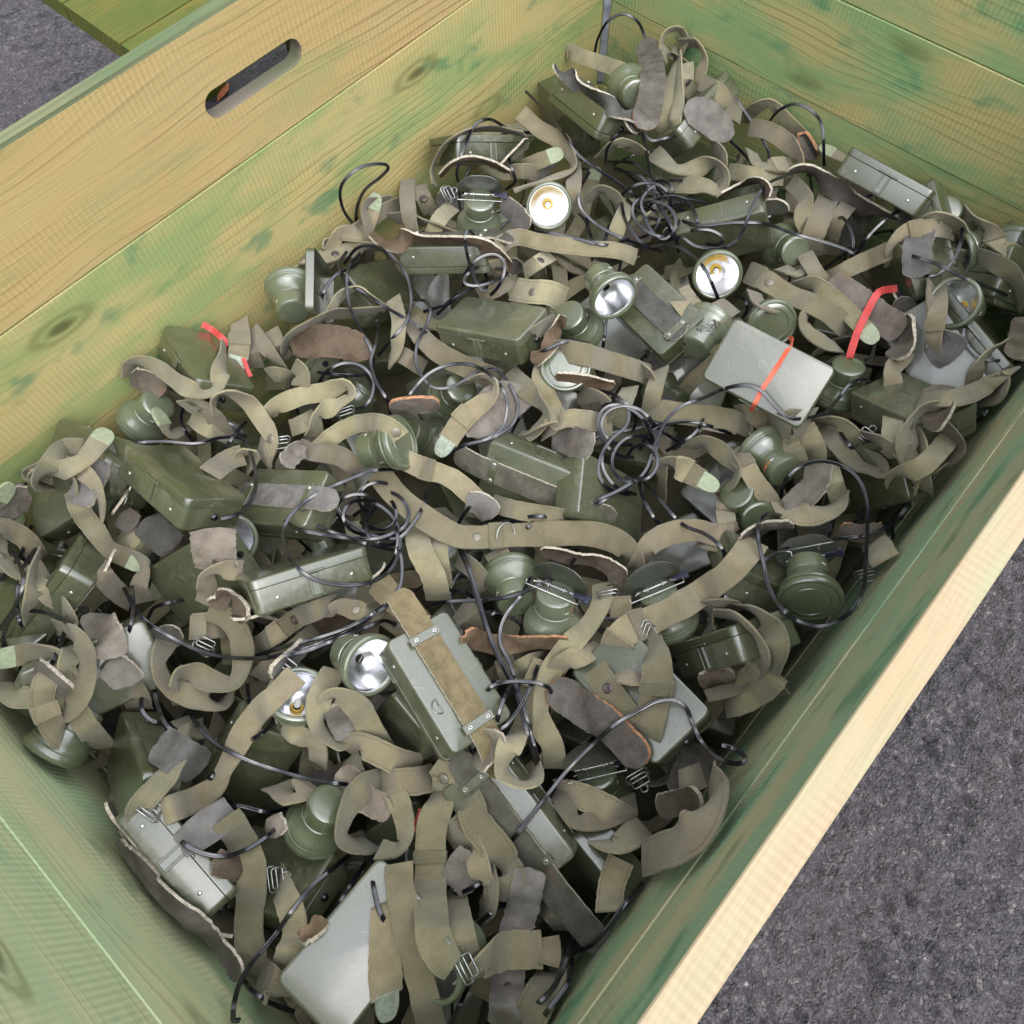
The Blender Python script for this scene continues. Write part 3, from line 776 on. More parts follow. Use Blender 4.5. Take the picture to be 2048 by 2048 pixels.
def hinge_me():
    V, F = [], []
    def t(pts, r):
        a, b_ = tube([Vector(p) for p in pts], r, 7); n = len(V); V.extend(a); F.extend([tuple(i + n for i in f) for f in b_])
    t([(-.024, 0, -.0085), (.022, 0, -.0085)], .0019)
    for s in (-.010, .010):
        t([(s, -.004, -.0005), (s, -.0042, -.008), (s, -.002, -.0115), (s, .002, -.0115), (s, .0042, -.008), (s, .004, -.0005)], .0010)
        t([(s * 1.6, 0, -.0085), (s * 1.6, .008, -.016), (s * 2.6, .012, -.017)], .0010)
    t([(-.034, .012, -.016), (-.034, .016, -.012), (.034, .016, -.012), (.034, .012, -.016)], .0010)
    return mesh('wire_hinge', V, F, M['steel'], angle=60)
hinge_m = hinge_me()
def lever_me():
    bm = bmesh.new(); bbox(bm, (.030, 0, -.0085), (.018, .008, .003), None, .001, 2); bbox(bm, (.0385, 0, -.0085), (.008, .014, .0035), None, .0015, 2); return bm_mesh('switch_lever', bm, M['lever'])
lever_m = lever_me()
vs, fs, = [], []
for k in range(14):
    a = radians(-38 + k * 5.2); 
    for z in (-.0016 * (1 - abs(k - 6.5) / 8), .0016 * (1 - abs(k - 6.5) / 8)): vs.append((.02395 * cos(a), .02395 * sin(a), .0150 + z + .0008 * sin(k * 1.7)))
for k in range(13): fs.append((2 * k, 2 * k + 2, 2 * k + 3, 2 * k + 1))
mark_m = mesh('copper_mark', vs, fs, M['rust'], smooth=False)
def lamp(mat, label=None, group=None, cover=False, bracket=False, yellow=True, detail=True):
    mat = inside(mat, [(.036 * a, .036 * b2, z) for a in (-1, 1) for b2 in (-1, 1) for z in (0, .06)])
    r = empty('headlamp', mat)
    link('lamp_housing', house_m, r); link('lamp_rim', rim_m, r)
    if cover: link('blackout_cover', cover_m, r)
    else:
        f = link('reflector', refl_m, r)
        if yellow: link('bulb_holder', hold_m, f); link('bulb', bulb_m, f)
        link('lens', glass_m, r)
    if detail:
        for a in (24, 31):
            o = link('screw', rivet_m, r); o.matrix_basis = Matrix.Rotation(radians(a), 4, 'Z') @ Matrix.Translation((.0238, 0, .0155)) @ Matrix.Rotation(radians(90), 4, 'Y') @ Matrix.Scale(.8, 4)
        link('copper_mark', mark_m, r)
    if bracket:
        o = link('head_plate', plate2_m, r); o.matrix_basis = Matrix.Translation((0, 0, -.012)) @ Matrix.Rotation(radians(-76 if bracket == 'edge' else -20), 4, 'X') @ Matrix.Translation((0, 0, .004)) @ Matrix.Diagonal((.9, .72, 1, 1))
        link('wire_hinge', hinge_m, r); link('switch_lever', lever_m, r)
    if label: tag(r, label, 'headlamp', group)
    V, F = lathe([(.001, 0), (.0238, 0), (.0238, .024), (.0345, .045), (.0366, .059), (.001, .059)], 14)
    add_tree([Matrix(mat) @ Vector(v) for v in V], F)
    return r
def lamp_at(t, bx, by, fx, fy, toward, hz, spin=0, Lx=.060):
    """pose from the pixels of the back cap's and the front rim's centre"""
    b_, f_ = pix(t, bx, by), pix(t, fx, fy); d0 = ray(*b_); t0 = (HC - hz) / -d0.z; A = CAM + d0 * t0
    d1 = ray(*f_); pr = A.dot(d1) - CAM.dot(d1)
    q = CAM + d1 * pr; perp = (q - A).length
    if perp < Lx: k = sqrt(Lx * Lx - perp * perp); q = CAM + d1 * (pr - k if toward > 0 else pr + k)
    z = (q - A).normalized(); v = (CAM - A).normalized()
    x = v.cross(z); x = x.normalized() if x.length > .1 else r0.copy(); y = z.cross(x)
    m = Matrix((x, y, z)).transposed().to_4x4(); m.translation = A
    return m @ Matrix.Rotation(radians(spin), 4, 'Z')

# ================================================================ STRAPS, PADS, CABLES
def parse(s):
    t = 'px'; out = []; opt = {}
    for w_ in s.split():
        if w_ in TILE: t = w_
        elif '=' in w_: k, v = w_.split('='); opt[k] = v
        elif ',' in w_:
            a = [float(q) for q in w_.split(',')]; x, y = pix(t, a[0], a[1])
            out.append([x, y, a[2] if len(a) > 2 else 12, (a[3] if len(a) > 3 else 0) / 1000])
        else: opt[w_] = '1'
    return out, opt
KN = [0]
def pose(p, fr):
    t, s, nn = fr; m = Matrix((t, s, nn)).transposed().to_4x4(); m.translation = p; return m
vs, fs = lathe([(.0002, .0021), (.0035, .0020), (.0056, .0013), (.0066, .0002), (.0066, -.001)], 20); snap_m = mesh('snap_button', vs, fs, M['snap'])
vs, fs = lathe([(.0015, .0002), (.0018, .0018), (.0030, .0022), (.0046, .0021), (.0062, .0008), (.0064, -.001)], 20); eye_m = mesh('snap_socket', vs, fs, M['dsnap'])
tip_cache = {}
def tip_me(pale):
    if pale not in tip_cache:
        vs, fs = [], []; n = 9; prof = [(0, 1), (.4, 1), (.62, .93), (.8, .78), (.92, .6), (1, .32)]
        for i, (a, wv) in enumerate(prof):
            for z in (.0022 - .0006 * i / 5, -.0022 + .0006 * i / 5):
                for k in (-1, 1): vs.append((a * .027, k * .0128 * wv, z))
        for i in range(len(prof) - 1):
            a = i * 4; b_ = a + 4
            fs += [(a, a + 1, b_ + 1, b_), (a + 2, b_ + 2, b_ + 3, a + 3), (a, b_, b_ + 2, a + 2), (a + 1, a + 3, b_ + 3, b_ + 1)]
        fs += [(0, 2, 3, 1), (20, 21, 23, 22)]
        bm = bmesh.new(); me = mesh('x', vs, fs, M['tip']); bm.from_mesh(me); bmesh.ops.bevel(bm, geom=list(bm.edges), offset=.0006, segments=1, affect='EDGES')
        tip_cache[pale] = bm_mesh('metal_tip', bm, M['tippale'] if pale else M['tip'])
    return tip_cache[pale]
def strap(spec, label=None, group=None, name='webbing_strap', cat='strap'):
    P, o_ = parse(spec); KN[0] += 1; sd_ = KN[0]
    wd = float(o_.get('w', 25)) / 1000; zb = ZB + float(o_.get('z', 0)) / 1000
    sink = [0 if ('e' in o_ or 'e0' in o_) else 1, 0 if ('e' in o_ or 'tip' in o_ or 'ptip' in o_ or 'e1' in o_) else 1]
    pts, tl = drape(P, .0045, wd / 2, sink=sink, zb=zb)
    fr = frames(pts, tl, sd_)
    mt = M['web_pale'] if 'pale' in o_ else M['web']
    wp = (lambda f: 1 + .02 * sin(f * 40)) 
    ob = ribbon(name, pts, fr, wd, .0026, [mt], None, wp, .0012, 4, True, sd_, .0005)
    if label: tag(ob, label, cat, group)
    n = len(pts)
    def at(f): i = min(n - 1, max(0, int(float(f) * (n - 1)))); return pts[i], fr[i], i
    for key, me, nm in (('snap', snap_m, 'snap_button'), ('eye', eye_m, 'snap_socket')):
        if key in o_:
            for f in o_[key].split('/'):
                p_, f_, i = at(f); c = link(nm, me, ob); c.matrix_basis = pose(p_ + f_[2] * .0011, f_)
    if 'keep' in o_:                                   # a keeper loop sewn round the strap
        for f in o_['keep'].split('/'):
            p_, f_, i = at(f); a, b_ = max(0, i - 2), min(n - 1, i + 2)
            for side in (1,):
                q = [pts[j] + fr[j][2] * .0016 for j in range(a, b_ + 1)]
                c = ribbon('keeper_loop', q, fr[a:b_ + 1], wd * 1.09, .0056, [mt], ob, None, 0, 4, False, sd_)
    if 'tip' in o_ or 'ptip' in o_:
        p_, f_ = pts[-1], fr[-1]
        c = link('metal_tip', tip_me('ptip' in o_), ob); c.matrix_basis = pose(p_ - f_[0] * .003, f_)
    return ob
def pad(spec, label=None, group=None, name='leather_pad', cat='leather pad'):
    P, o_ = parse(spec); KN[0] += 1; sd_ = KN[0]
    wd = float(o_.get('w', 42)) / 1000; th = float(o_.get('th', 5)) / 1000; zb = ZB + float(o_.get('z', 0)) / 1000
    sink = [1 if 's0' in o_ or 's' in o_ else 0, 1 if 's1' in o_ or 's' in o_ else 0]
    pts, tl = drape(P, th * .6 + .003, wd / 2, sm=4, sink=sink, zb=zb)
    fr = frames(pts, tl, sd_, 6)
    rd = float(o_.get('round', .13))
    def wp(f):
        a = 1
        if f < rd: a = sqrt(max(.10, 1 - ((rd - f) / rd) ** 2))
        if f > 1 - rd: a = sqrt(max(.10, 1 - ((f - 1 + rd) / rd) ** 2))
        return a
    mt = M[o_.get('m', 'suede')]
    ob = ribbon(name, pts, fr, wd, th, [mt, M['orange_edge'] if 'or' in o_ else M['cream']], None, wp, .006, 6, True, sd_, .0022)
    if 'hole' in o_:
        n = len(pts); i = int(float(o_['hole']) * (n - 1)); c = link('snap_socket', eye_m, ob); c.matrix_basis = pose(pts[i] + fr[i][2] * (th / 2), fr[i]) @ Matrix.Scale(.55, 4)
    if label: tag(ob, label, cat, group)
    return ob
def belt(spec, label=None, group=None):
    return pad(spec + ' round=.06' + ('' if ' w=' in spec else ' w=31') + ('' if ' m=' in spec else ' m=belt') + ('' if ' th=' in spec else ' th=3.4'), label, group, 'leather_belt', 'leather belt')
def cable(spec, label=None, group=None):
    P, o_ = parse(spec); KN[0] += 1; zb = ZB + float(o_.get('z', 0)) / 1000
    P = [[a, b_, 0, c] for a, b_, _, c in P]
    sink = [0 if ('e' in o_ or 'e0' in o_) else 1, 0 if ('e' in o_ or 'e1' in o_) else 1]
    pts, _ = drape(P, .0035, 0, win=3, sm=5, zb=zb, sink=sink, stiff=0 if 'soft' in o_ else 2)
    fr = frames(pts, [20 * noise.noise(Vector((i * .04, KN[0], 3))) * 2 for i in range(len(pts))], KN[0], 0)
    R = .0018; vs, fs = [], []; sec = []
    for k in range(14):                                 # two cores side by side
        a = 2 * pi * k / 14
        x = .00085 * (1 if cos(a) > .01 else (-1 if cos(a) < -.01 else 0)) + R * cos(a) * .9; y = R * sin(a) * (.72 if abs(cos(a)) < .25 else 1)
        sec.append((x, y))
    for p_, (t, s, nn) in zip(pts, fr):
        for x, y in sec: vs.append(p_ + s * x + nn * y)
    for i in range(len(pts) - 1):
        for k in range(14): a, b_ = i * 14 + k, i * 14 + (k + 1) % 14; fs.append((a, b_, b_ + 14, a + 14))
    fs.append(tuple(range(13, -1, -1))); fs.append(tuple((len(pts) - 1) * 14 + k for k in range(14)))
    ob = link('black_cable', mesh('black_cable', vs, fs, M['cable'], angle=70)); 
    if 'notree' not in o_: add_tree(vs, fs, 2)
    if label: tag(ob, label, 'cable', group)
    return ob
def buckle(t, x, y, ang, label, w_=26, kind='double', z=.004):
    px, py = pix(t, x, y); d_ = ray(px, py); p_ = CAM + d_ * (surf_t(px, py) - z)
    v = -d_; t_ = (r0 * cos(radians(ang)) + r1 * sin(radians(ang))); t_ = (t_ - v * t_.dot(v)).normalized(); s = v.cross(t_)
    V, F = [], []
    def tb(q, r=.0011, c=True):
        a, b_ = tube([Vector(k) for k in q], r, 7, c); n = len(V); V.extend(a); F.extend([tuple(i + n for i in f) for f in b_])
    hw = w_ / 2000
    def rr(x0, x1, y0, y1, z0): return [(x0 + .002, y0, z0), (x1 - .002, y0, z0), (x1, y0 + .002, z0), (x1, y1 - .002, z0), (x1 - .002, y1, z0), (x0 + .002, y1, z0), (x0, y1 - .002, z0), (x0, y0 + .002, z0)]
    if kind == 'ring': tb([(.0125 * cos(a), .0155 * sin(a), 0) for a in [2 * pi * k / 20 for k in range(20)]], .0011)
    else:
        tb(rr(-.005, .005, -hw, hw, 0)); tb(rr(-.002, .011, -hw * .8, hw * .8, .003))
        if kind == 'hook': tb([(.011, -.004, .003), (.018, -.004, .003), (.020, 0, .003), (.018, .004, .003), (.011, .004, .003)], .0011)
    m = Matrix((t_, s, v)).transposed().to_4x4(); m.translation = p_
    ob = link('wire_buckle', mesh('wire_buckle', V, F, M['steel'], angle=70)); ob.matrix_world = m @ Matrix.Rotation(radians(25), 4, 'Y'); tag(ob, label, 'buckle')
    return ob
# walls count as obstacles through heap_t(); nothing in the heap may pass them

# ================================================================ THE LOWER LAYERS OF THE HEAP
rnd = random.Random(7)
def heap_px(xr, yr, margin=.02, zb=ZB):
    for _ in range(400):
        x, y = rnd.uniform(*xr), rnd.uniform(*yr); d_ = ray(x, y); p_ = CAM + d_ * ((HC - zb) / -d_.z)
        if X0 + margin < p_.x < X1 - margin and Y0 + margin < p_.y < Y1 - margin: return x, y, p_
    return None
def rand_rot(tilt):
    return (Matrix.Rotation(rnd.uniform(0, 2 * pi), 4, 'Z') @ Matrix.Rotation(radians(rnd.uniform(-tilt, tilt)), 4, 'X') @ Matrix.Rotation(radians(rnd.uniform(-tilt, tilt)), 4, 'Y'))
gx = 0
i = 0
while i < 62:
    x0_ = X0 + .075 + (i % 11) * .134 + rnd.uniform(-.02, .02); y0_ = Y0 + .07 + (i // 11) * .158 + rnd.uniform(-.02, .02)
    i += 1
    if y0_ > Y1 - .06 or x0_ > X1 - .06: continue
    z_ = -.565 + rnd.uniform(-.015, .03)
    tin(Matrix.Translation((x0_, y0_, z_)) @ rand_rot(35), '', 'olive battery tin buried in the dark lower layer of the heap', 'tins buried in the lower layer', detail=False)
for i in range(26):
    q = heap_px((-30, 2080), (140, 2060), .06)
    if q:
        p_ = q[2]
        lamp(Matrix.Translation((p_.x, p_.y, -.53 + rnd.uniform(-.01, .02))) @ Matrix.Rotation(rnd.uniform(0, 6.28), 4, 'Z') @ Matrix.Rotation(radians(rnd.uniform(50, 170)), 4, 'X'), 'olive headlamp sunk in the dark lower layer of the heap', 'headlamps buried in the lower layer', detail=False)
def wander(n, step, turn, start=None, xr=(-30, 2080), yr=(140, 2060)):
    q = start or heap_px(xr, yr)
    x, y = q[0], q[1]; a = rnd.uniform(0, 6.28); c = rnd.uniform(-turn, turn); out = []
    for k in range(n):
        out.append((x, y)); c += rnd.uniform(-turn, turn) * .6; c *= .85; a += c
        for _ in range(8):
            x2, y2 = x + cos(a) * step, y + sin(a) * step; d_ = ray(x2, y2); p_ = CAM + d_ * ((HC - ZB) / -d_.z)
            if X0 + .01 < p_.x < X1 - .01 and Y0 + .01 < p_.y < Y1 - .01: break
            a += 1.0
        x, y = x2, y2
    return out
def spec_of(pts, tilt=(0, 70)):
    tl = rnd.uniform(*tilt); s = []
    for x, y in pts:
        tl = max(-10, min(80, tl + rnd.uniform(-35, 35))); s.append('%d,%d,%d' % (x, y, tl))
    return 'px ' + ' '.join(s)
for i in range(130):
    opt = rnd.choice(['', '', ' pale', ' snap=.5', ' keep=.4', ' tip', ' eye=.6'])
    strap(spec_of(wander(rnd.randint(4, 7), rnd.uniform(38, 60), .9)) + ' z=-130' + opt, 'khaki webbing strap tangled in the shaded lower layer of the heap', 'straps in the lower layer')
for i in range(40):
    pad(spec_of(wander(3, rnd.uniform(40, 55), .4), (0, 50)) + ' z=-120 w=%d' % rnd.choice([30, 38, 44]) + rnd.choice([' m=suede', ' m=brown', ' m=belt', ' or']), 'grey leather pad tucked in the shaded lower layer of the heap', 'pads in the lower layer')
for i in range(45):
    cable(spec_of(wander(rnd.randint(6, 9), rnd.uniform(40, 60), .9)) + ' z=-110', 'thin black cable winding through the shaded lower layer', 'cables in the lower layer')

# ================================================================ TINS ON TOP, one by one
BOX = [
 ('corner', [0.9039, 0.6518, -0.3078], [-0.296, -0.765, -0.572, -0.943, 0.331, 0.044, 0.155, 0.553, -0.819], 'L', 'olive battery tin jammed on its edge at the very top of the back corner'),
 ('behindlamp', [0.7661, 0.7842, -0.3655], [0.869, 0.003, 0.495, -0.275, 0.834, 0.478, -0.412, -0.552, 0.725], '', 'olive battery tin standing on its side behind the upright lamp near the long wall'),
 ('leatheredge', [0.57, 0.6597, -0.3541], [0.513, -0.8, -0.31, -0.836, -0.385, -0.392, 0.194, 0.46, -0.866], 'L', 'olive battery tin with its small latch hanging open below a wavy leather belt'),
 ('whitebit', [0.982, 0.7644, -0.4229], [-0.285, -0.033, -0.958, -0.955, 0.096, 0.281, 0.083, 0.995, -0.059], '', 'tin half hidden under the corner tin in the back corner'),
 ('whitesmall', [1.07, 0.5593, -0.371], [0.978, 0.155, -0.142, 0.016, 0.619, 0.785, 0.209, -0.77, 0.603], '', 'pale end of a tin poking up below the hanging V of straps'),
 ('paleback', [0.8966, 0.3792, -0.3796], [0.548, -0.282, -0.787, -0.731, 0.296, -0.615, 0.407, 0.912, -0.044], 'L', 'grey green tin with a ridged side beside the knot of black cables'),
 ('rightwhite', [1.0944, 0.223, -0.3332], [-0.006, 0.76, 0.649, -1.0, 0.003, -0.012, -0.011, -0.65, 0.76], '', 'shiny white-glared tin lying on a leather belt at the short wall'),
 ('leftridge', [0.1826, 0.7744, -0.349], [-0.234, 0.659, 0.715, -0.952, -0.304, -0.032, 0.196, -0.688, 0.699], '', 'dark olive tin leaning on the long wall beside a red band'),
 ('upright', [0.369, 0.7213, -0.3128], [0.302, 0.689, 0.659, 0.348, 0.564, -0.749, -0.887, 0.456, -0.07], '', 'open tin lid standing upright next to the flared lamp at the long wall'),
 ('lidbit', [0.3317, 0.727, -0.4013], [-0.35, 0.833, -0.429, -0.831, -0.064, 0.553, 0.433, 0.55, 0.714], '', 'tin corner showing just below the upright tin'),
 ('bigleft', [0.041, 0.6138, -0.3008], [0.026, 0.638, 0.769, -0.984, -0.119, 0.132, 0.176, -0.76, 0.625], '', 'large olive tin with a cable leaving its end, at the left of the heap'),
 ('leftbelt', [0.1232, 0.5396, -0.3815], [0.37, -0.909, 0.194, -0.819, -0.417, -0.393, 0.438, -0.013, -0.899], 'L', 'olive tin with a grey suede belt riveted across, right of the large left tin'),
 ('A', [0.4992, 0.5063, -0.3468], [0.253, 0.955, 0.155, -0.918, 0.186, 0.349, 0.305, -0.231, 0.924], '', 'clean olive tin with a ridge and two rivets in the middle of the heap'),
 ('midbelt', [0.3722, 0.3154, -0.39], [0.293, -0.556, 0.778, -0.956, -0.145, 0.256, -0.029, -0.819, -0.574], 'L', 'pale green tin with a long dark leather belt edged in cream, centre of the heap'),
 ('midlow', [0.4128, 0.2328, -0.4025], [0.471, 0.812, 0.345, -0.456, 0.559, -0.692, -0.755, 0.168, 0.634], '', 'green tin tucked behind the end of the cream edged belt'),
 ('leftmid', [0.4744, 0.7433, -0.4259], [0.769, 0.08, 0.634, 0.193, 0.917, -0.349, -0.609, 0.391, 0.69], '', 'olive tin lying flat below the looped cables at the long wall'),
 ('flap', [0.6981, 0.3576, -0.3813], [-0.282, -0.892, 0.353, -0.95, 0.208, -0.235, 0.137, -0.401, -0.906], 'F', 'dark olive tin with a rounded leather flap, left of the tin with the orange band'),
 ('B', [0.6497, 0.1574, -0.293], [0.146, 0.793, -0.592, -0.988, 0.091, -0.121, -0.042, 0.603, 0.797], '', 'large smooth tin with an orange rubber band around it'),
 ('rightedge', [0.771, -0.0113, -0.3527], [-0.342, -0.912, -0.228, -0.749, 0.411, -0.519, 0.567, -0.007, -0.824], '', 'green tin right of the tin with the orange band, at the photo edge'),
 ('rightdark', [0.6741, -0.0999, -0.3811], [-0.029, 0.559, -0.828, -0.381, 0.76, 0.526, 0.924, 0.33, 0.191], '', 'dark tin beyond the cable ring, near the right photo edge'),
 ('righttop', [1.0118, 0.1239, -0.3833], [-0.491, 0.304, -0.816, -0.362, 0.781, 0.509, 0.792, 0.545, -0.274], '', 'tin under the wide red band'),
 ('leftlower', [-0.0155, 0.5406, -0.3719], [0.6, 0.198, -0.775, -0.521, 0.832, -0.191, 0.607, 0.519, 0.602], '', 'grey green tin below the large left tin, a leather tab lying on it'),
 ('E', [0.0626, 0.4174, -0.3231], [0.879, -0.064, 0.472, -0.328, 0.636, 0.699, -0.345, -0.769, 0.538], 'L', 'long grey green tin on its side with a latch, ringed by a black cable loop'),
 ('farleft', [-0.2181, 0.4019, -0.371], [-0.059, 0.791, -0.609, -0.82, 0.309, 0.481, 0.569, 0.528, 0.63], '', 'dark green tin half in view at the left photo edge'),
 ('darklow', [-0.1349, 0.3396, -0.4233], [-0.8, 0.406, -0.442, 0.054, -0.684, -0.727, -0.598, -0.606, 0.525], '', 'dark tin deep below the tipped strap, left of the bell lamp'),
 ('bigdark', [-0.1973, 0.2112, -0.4164], [0.413, 0.886, 0.209, -0.789, 0.234, 0.568, 0.455, -0.4, 0.796], '', 'large dark tin under the lower left bell lamp'),
 ('D', [-0.2354, 0.2917, -0.3417], [-0.062, -0.169, 0.984, -0.968, 0.25, -0.018, -0.242, -0.954, -0.179], 'L', 'pale glossy tin on its edge along the near left wall'),
 ('G', [-0.1651, 0.0844, -0.3381], [0.993, -0.022, 0.12, 0.034, 0.994, -0.104, -0.117, 0.108, 0.987], '', 'large pale blue-grey tin at the bottom of the heap, behind hanging straps'),
 ('C', [0.0799, 0.1988, -0.3157], [-0.253, -0.908, -0.334, -0.951, 0.171, 0.256, -0.176, 0.382, -0.907], 'C', 'pale tin with a mottled leather belt held by two riveted plates'),
 ('underC', [0.03, 0.217, -0.4161], [0.266, 0.106, -0.958, -0.246, 0.969, 0.039, 0.932, 0.225, 0.283], '', 'tin wedged under the pale belted tin'),
 ('J', [0.0285, 0.0525, -0.3736], [-0.165, -0.882, 0.44, -0.977, 0.207, 0.048, -0.134, -0.422, -0.896], 'L', 'green tin with a long pointed leather belt running to the lower right'),
 ('K', [0.0572, -0.0519, -0.4365], [0.199, 0.144, -0.969, -0.048, 0.989, 0.137, 0.979, 0.019, 0.204], '', 'dark ridged tin deep beside the pointed belt end'),
 ('L', [0.4485, -0.0046, -0.3676], [0.421, 0.611, 0.67, -0.793, 0.607, -0.056, -0.441, -0.507, 0.741], '', 'olive tin lying behind the largest bell lamp near the near wall'),
 ('M', [0.3459, -0.0178, -0.3543], [0.138, 0.856, 0.498, -0.296, -0.444, 0.846, 0.945, -0.264, 0.192], '', 'small grey looking tin curled inside a ring of webbing'),
 ('N', [0.2256, 0.027, -0.3456], [-0.171, 0.96, -0.224, -0.966, -0.118, 0.231, 0.195, 0.256, 0.947], '', 'large flat green tin beside the near wall, partly under the suede pad')]
for nm, loc, R, bt, lab in BOX:
    m = Matrix(((R[0], R[1], R[2], loc[0]), (R[3], R[4], R[5], loc[1]), (R[6], R[7], R[8], loc[2]), (0, 0, 0, 1)))
    if nm == 'upright': open_lid(m, lab); continue
    if bt == 'L': bt = {'J': 'J', 'midbelt': 'W', 'leftbelt': 'S'}.get(nm, 'L')
    tin(m, bt, lab)

# ================================================================ HEADLAMPS ON TOP
for t, bx, by, fx, fy, tw, hz, spin, kw, lab in (
 ('a2', 722, 1500, 716, 1715, -1, -.335, 0, dict(bracket='edge'), 'flared headlamp hanging mouth down below its wire hinge, near the long wall'),
 ('a2', 1225, 1520, 1245, 1560, 1, -.38, 0, {}, 'headlamp facing up with a bright mirror and yellow bulb ring, near the back corner'),
 ('a3', -30, 720, -100, 650, -1, -.33, 0, {}, 'headlamp half hidden behind the corner tin'),
 ('b1', 1250, 430, 1215, 215, -1, -.34, 0, {}, 'flared headlamp standing against the long wall beside the upright tin'),
 ('b1', 235, 1110, 95, 1270, -1, -.36, 40, {}, 'headlamp lying at the long wall by the left photo edge'),
 ('b1', 1790, 1475, 2075, 1400, 1, -.335, 0, dict(cover=True), 'headlamp with a flat green cover and a small slot, strap tab lying on it'),
 ('b2', 1610, 150, 1745, 325, 1, -.335, 0, dict(yellow=False), 'headlamp with a pale glaring back, its mouth open to the lower right'),
 ('b2', 1390, 440, 1500, 580, -1, -.36, 0, dict(cover=True), 'round domed headlamp right of the clean olive tin'),
 ('b3', 560, 60, 585, 150, 1, -.37, 0, {}, 'headlamp with a brilliant white mirror above the orange banded tin'),
 ('b3', 395, 700, 540, 480, -1, -.37, 0, {}, 'grey backed headlamp stuck under the left end of the orange banded tin'),
 ('b3', 1580, 820, 1490, 1070, -1, -.37, 0, {}, 'headlamp right of the orange banded tin, mouth down'),
 ('b3', 920, 440, 1000, 520, 1, -.40, 0, dict(cover=True), 'round covered headlamp peeping out above the orange banded tin'),
 ('b3', 1100, 1640, 900, 1430, -1, -.355, 60, {}, 'headlamp lying on its side with its dark mouth to the left, below the banded tin'),
 ('b3', 720, 1780, 850, 1930, -1, -.37, 0, {}, 'green headlamp poking out beneath a crossing strap, right of centre'),
 ('c2', 1000, 700, 945, 450, -1, -.37, 0, {}, 'headlamp turned mouth up behind the central bell shaped lamp'),
 ('c2', 1300, 610, 1265, 870, -1, -.325, 20, dict(bracket='edge'), 'bell shaped olive headlamp in the centre with two small rivets and a dark lever'),
 ('c3', 130, 600, 240, 850, -1, -.35, 0, dict(bracket='edge'), 'bell shaped headlamp crossed by a long diagonal strap'),
 ('c3', 1318, 430, 1345, 720, 1, -.325, 10, dict(bracket=True, cover=True), 'largest bell shaped headlamp beside the near wall, inside a cable loop'),
 ('c1', 1650, 1050, 1850, 1165, 1, -.345, 0, dict(yellow=False), 'headlamp with its open mirror facing the pale belted tin'),
 ('c1', 1260, 1580, 1290, 1360, 1, -.37, 0, {}, 'headlamp with a glowing yellow bulb ring in an open mirror, lower left'),
 ('d1', 1530, 260, 1395, 470, -1, -.345, 0, {}, 'bell shaped headlamp seen from its open back, lower left of the heap'),
 ('d2', 1600, 20, 1650, 230, -1, -.385, 0, dict(bracket=True), 'headlamp under the large suede pad, near the near wall'),
 ('d2', 650, 1300, 360, 1500, 1, -.35, 0, dict(yellow=False), 'headlamp with a dull mirror between two hanging straps at the bottom'),
 ('c1', 700, 150, 775, 225, 1, -.40, 0, {}, 'headlamp mirror glinting below the large left tin'),
 ('b2', 590, 990, 480, 1080, -1, -.39, 0, {}, 'small bit of headlamp showing inside the cable loops at the centre'),
 ('b2', 1370, 900, 1370, 825, 1, -.39, 0, dict(cover=True), 'green covered headlamp peeking from under a broad horizontal strap'),
 ('a3', 1180, 1900, 1060, 1850, -1, -.39, 0, {}, 'small pale headlamp back between straps near the short wall'),
 ('c3', 900, 60, 790, -60, -1, -.38, 0, {}, 'headlamp rim below the crossing of straps, right of centre')):
    lamp(lamp_at(t, bx, by, fx, fy, tw, hz, spin), lab, **kw)
# beyond the photograph's left and right edges the heap goes on
for i in range(13):
    q = heap_px((-40, 215) if i % 2 else (1835, 2100), (150, 2000), .07)
    if q: tin(Matrix.Translation((q[2].x, q[2].y, -.365 + rnd.uniform(-.015, .02))) @ rand_rot(40), rnd.choice(['', '', 'L']), 'olive battery tin lying beyond the side edge of the photo', 'tins beyond the side edges')
for i in range(11):
    q = heap_px((-40, 225) if i % 2 else (1830, 2100), (150, 2000), .05)
    if q: lamp(Matrix.Translation((q[2].x, q[2].y, -.35)) @ Matrix.Rotation(rnd.uniform(0, 6.28), 4, 'Z') @ Matrix.Rotation(radians(rnd.uniform(20, 165)), 4, 'X'), 'olive headlamp lying beyond the side edge of the photo', 'headlamps beyond the side edges')
def side(xr, yr): return heap_px(xr, yr, .02)
for i in range(52):
    q = heap_px((-40, 235) if i % 2 else (1815, 2100), (150, 2000), .02)
    if not q: continue
    W_ = wander(rnd.randint(4, 6), rnd.uniform(38, 55), .9, q)
    W_ = [(min(x, 262) if i % 2 else max(x, 1786), y) for x, y in W_]
    if i % 5 == 4: pad(spec_of(W_[:3], (0, 40)) + ' w=38', 'grey leather pad lying beyond the side edge of the photo', 'pads beyond the side edges')
    elif i % 5 == 3: cable(spec_of(W_), 'black cable lying beyond the side edge of the photo', 'cables beyond the side edges')
    else: strap(spec_of(W_) + rnd.choice(['', ' pale', ' snap=.5', ' tip', ' keep=.5']), 'khaki webbing strap lying beyond the side edge of the photo', 'straps beyond the side edges')

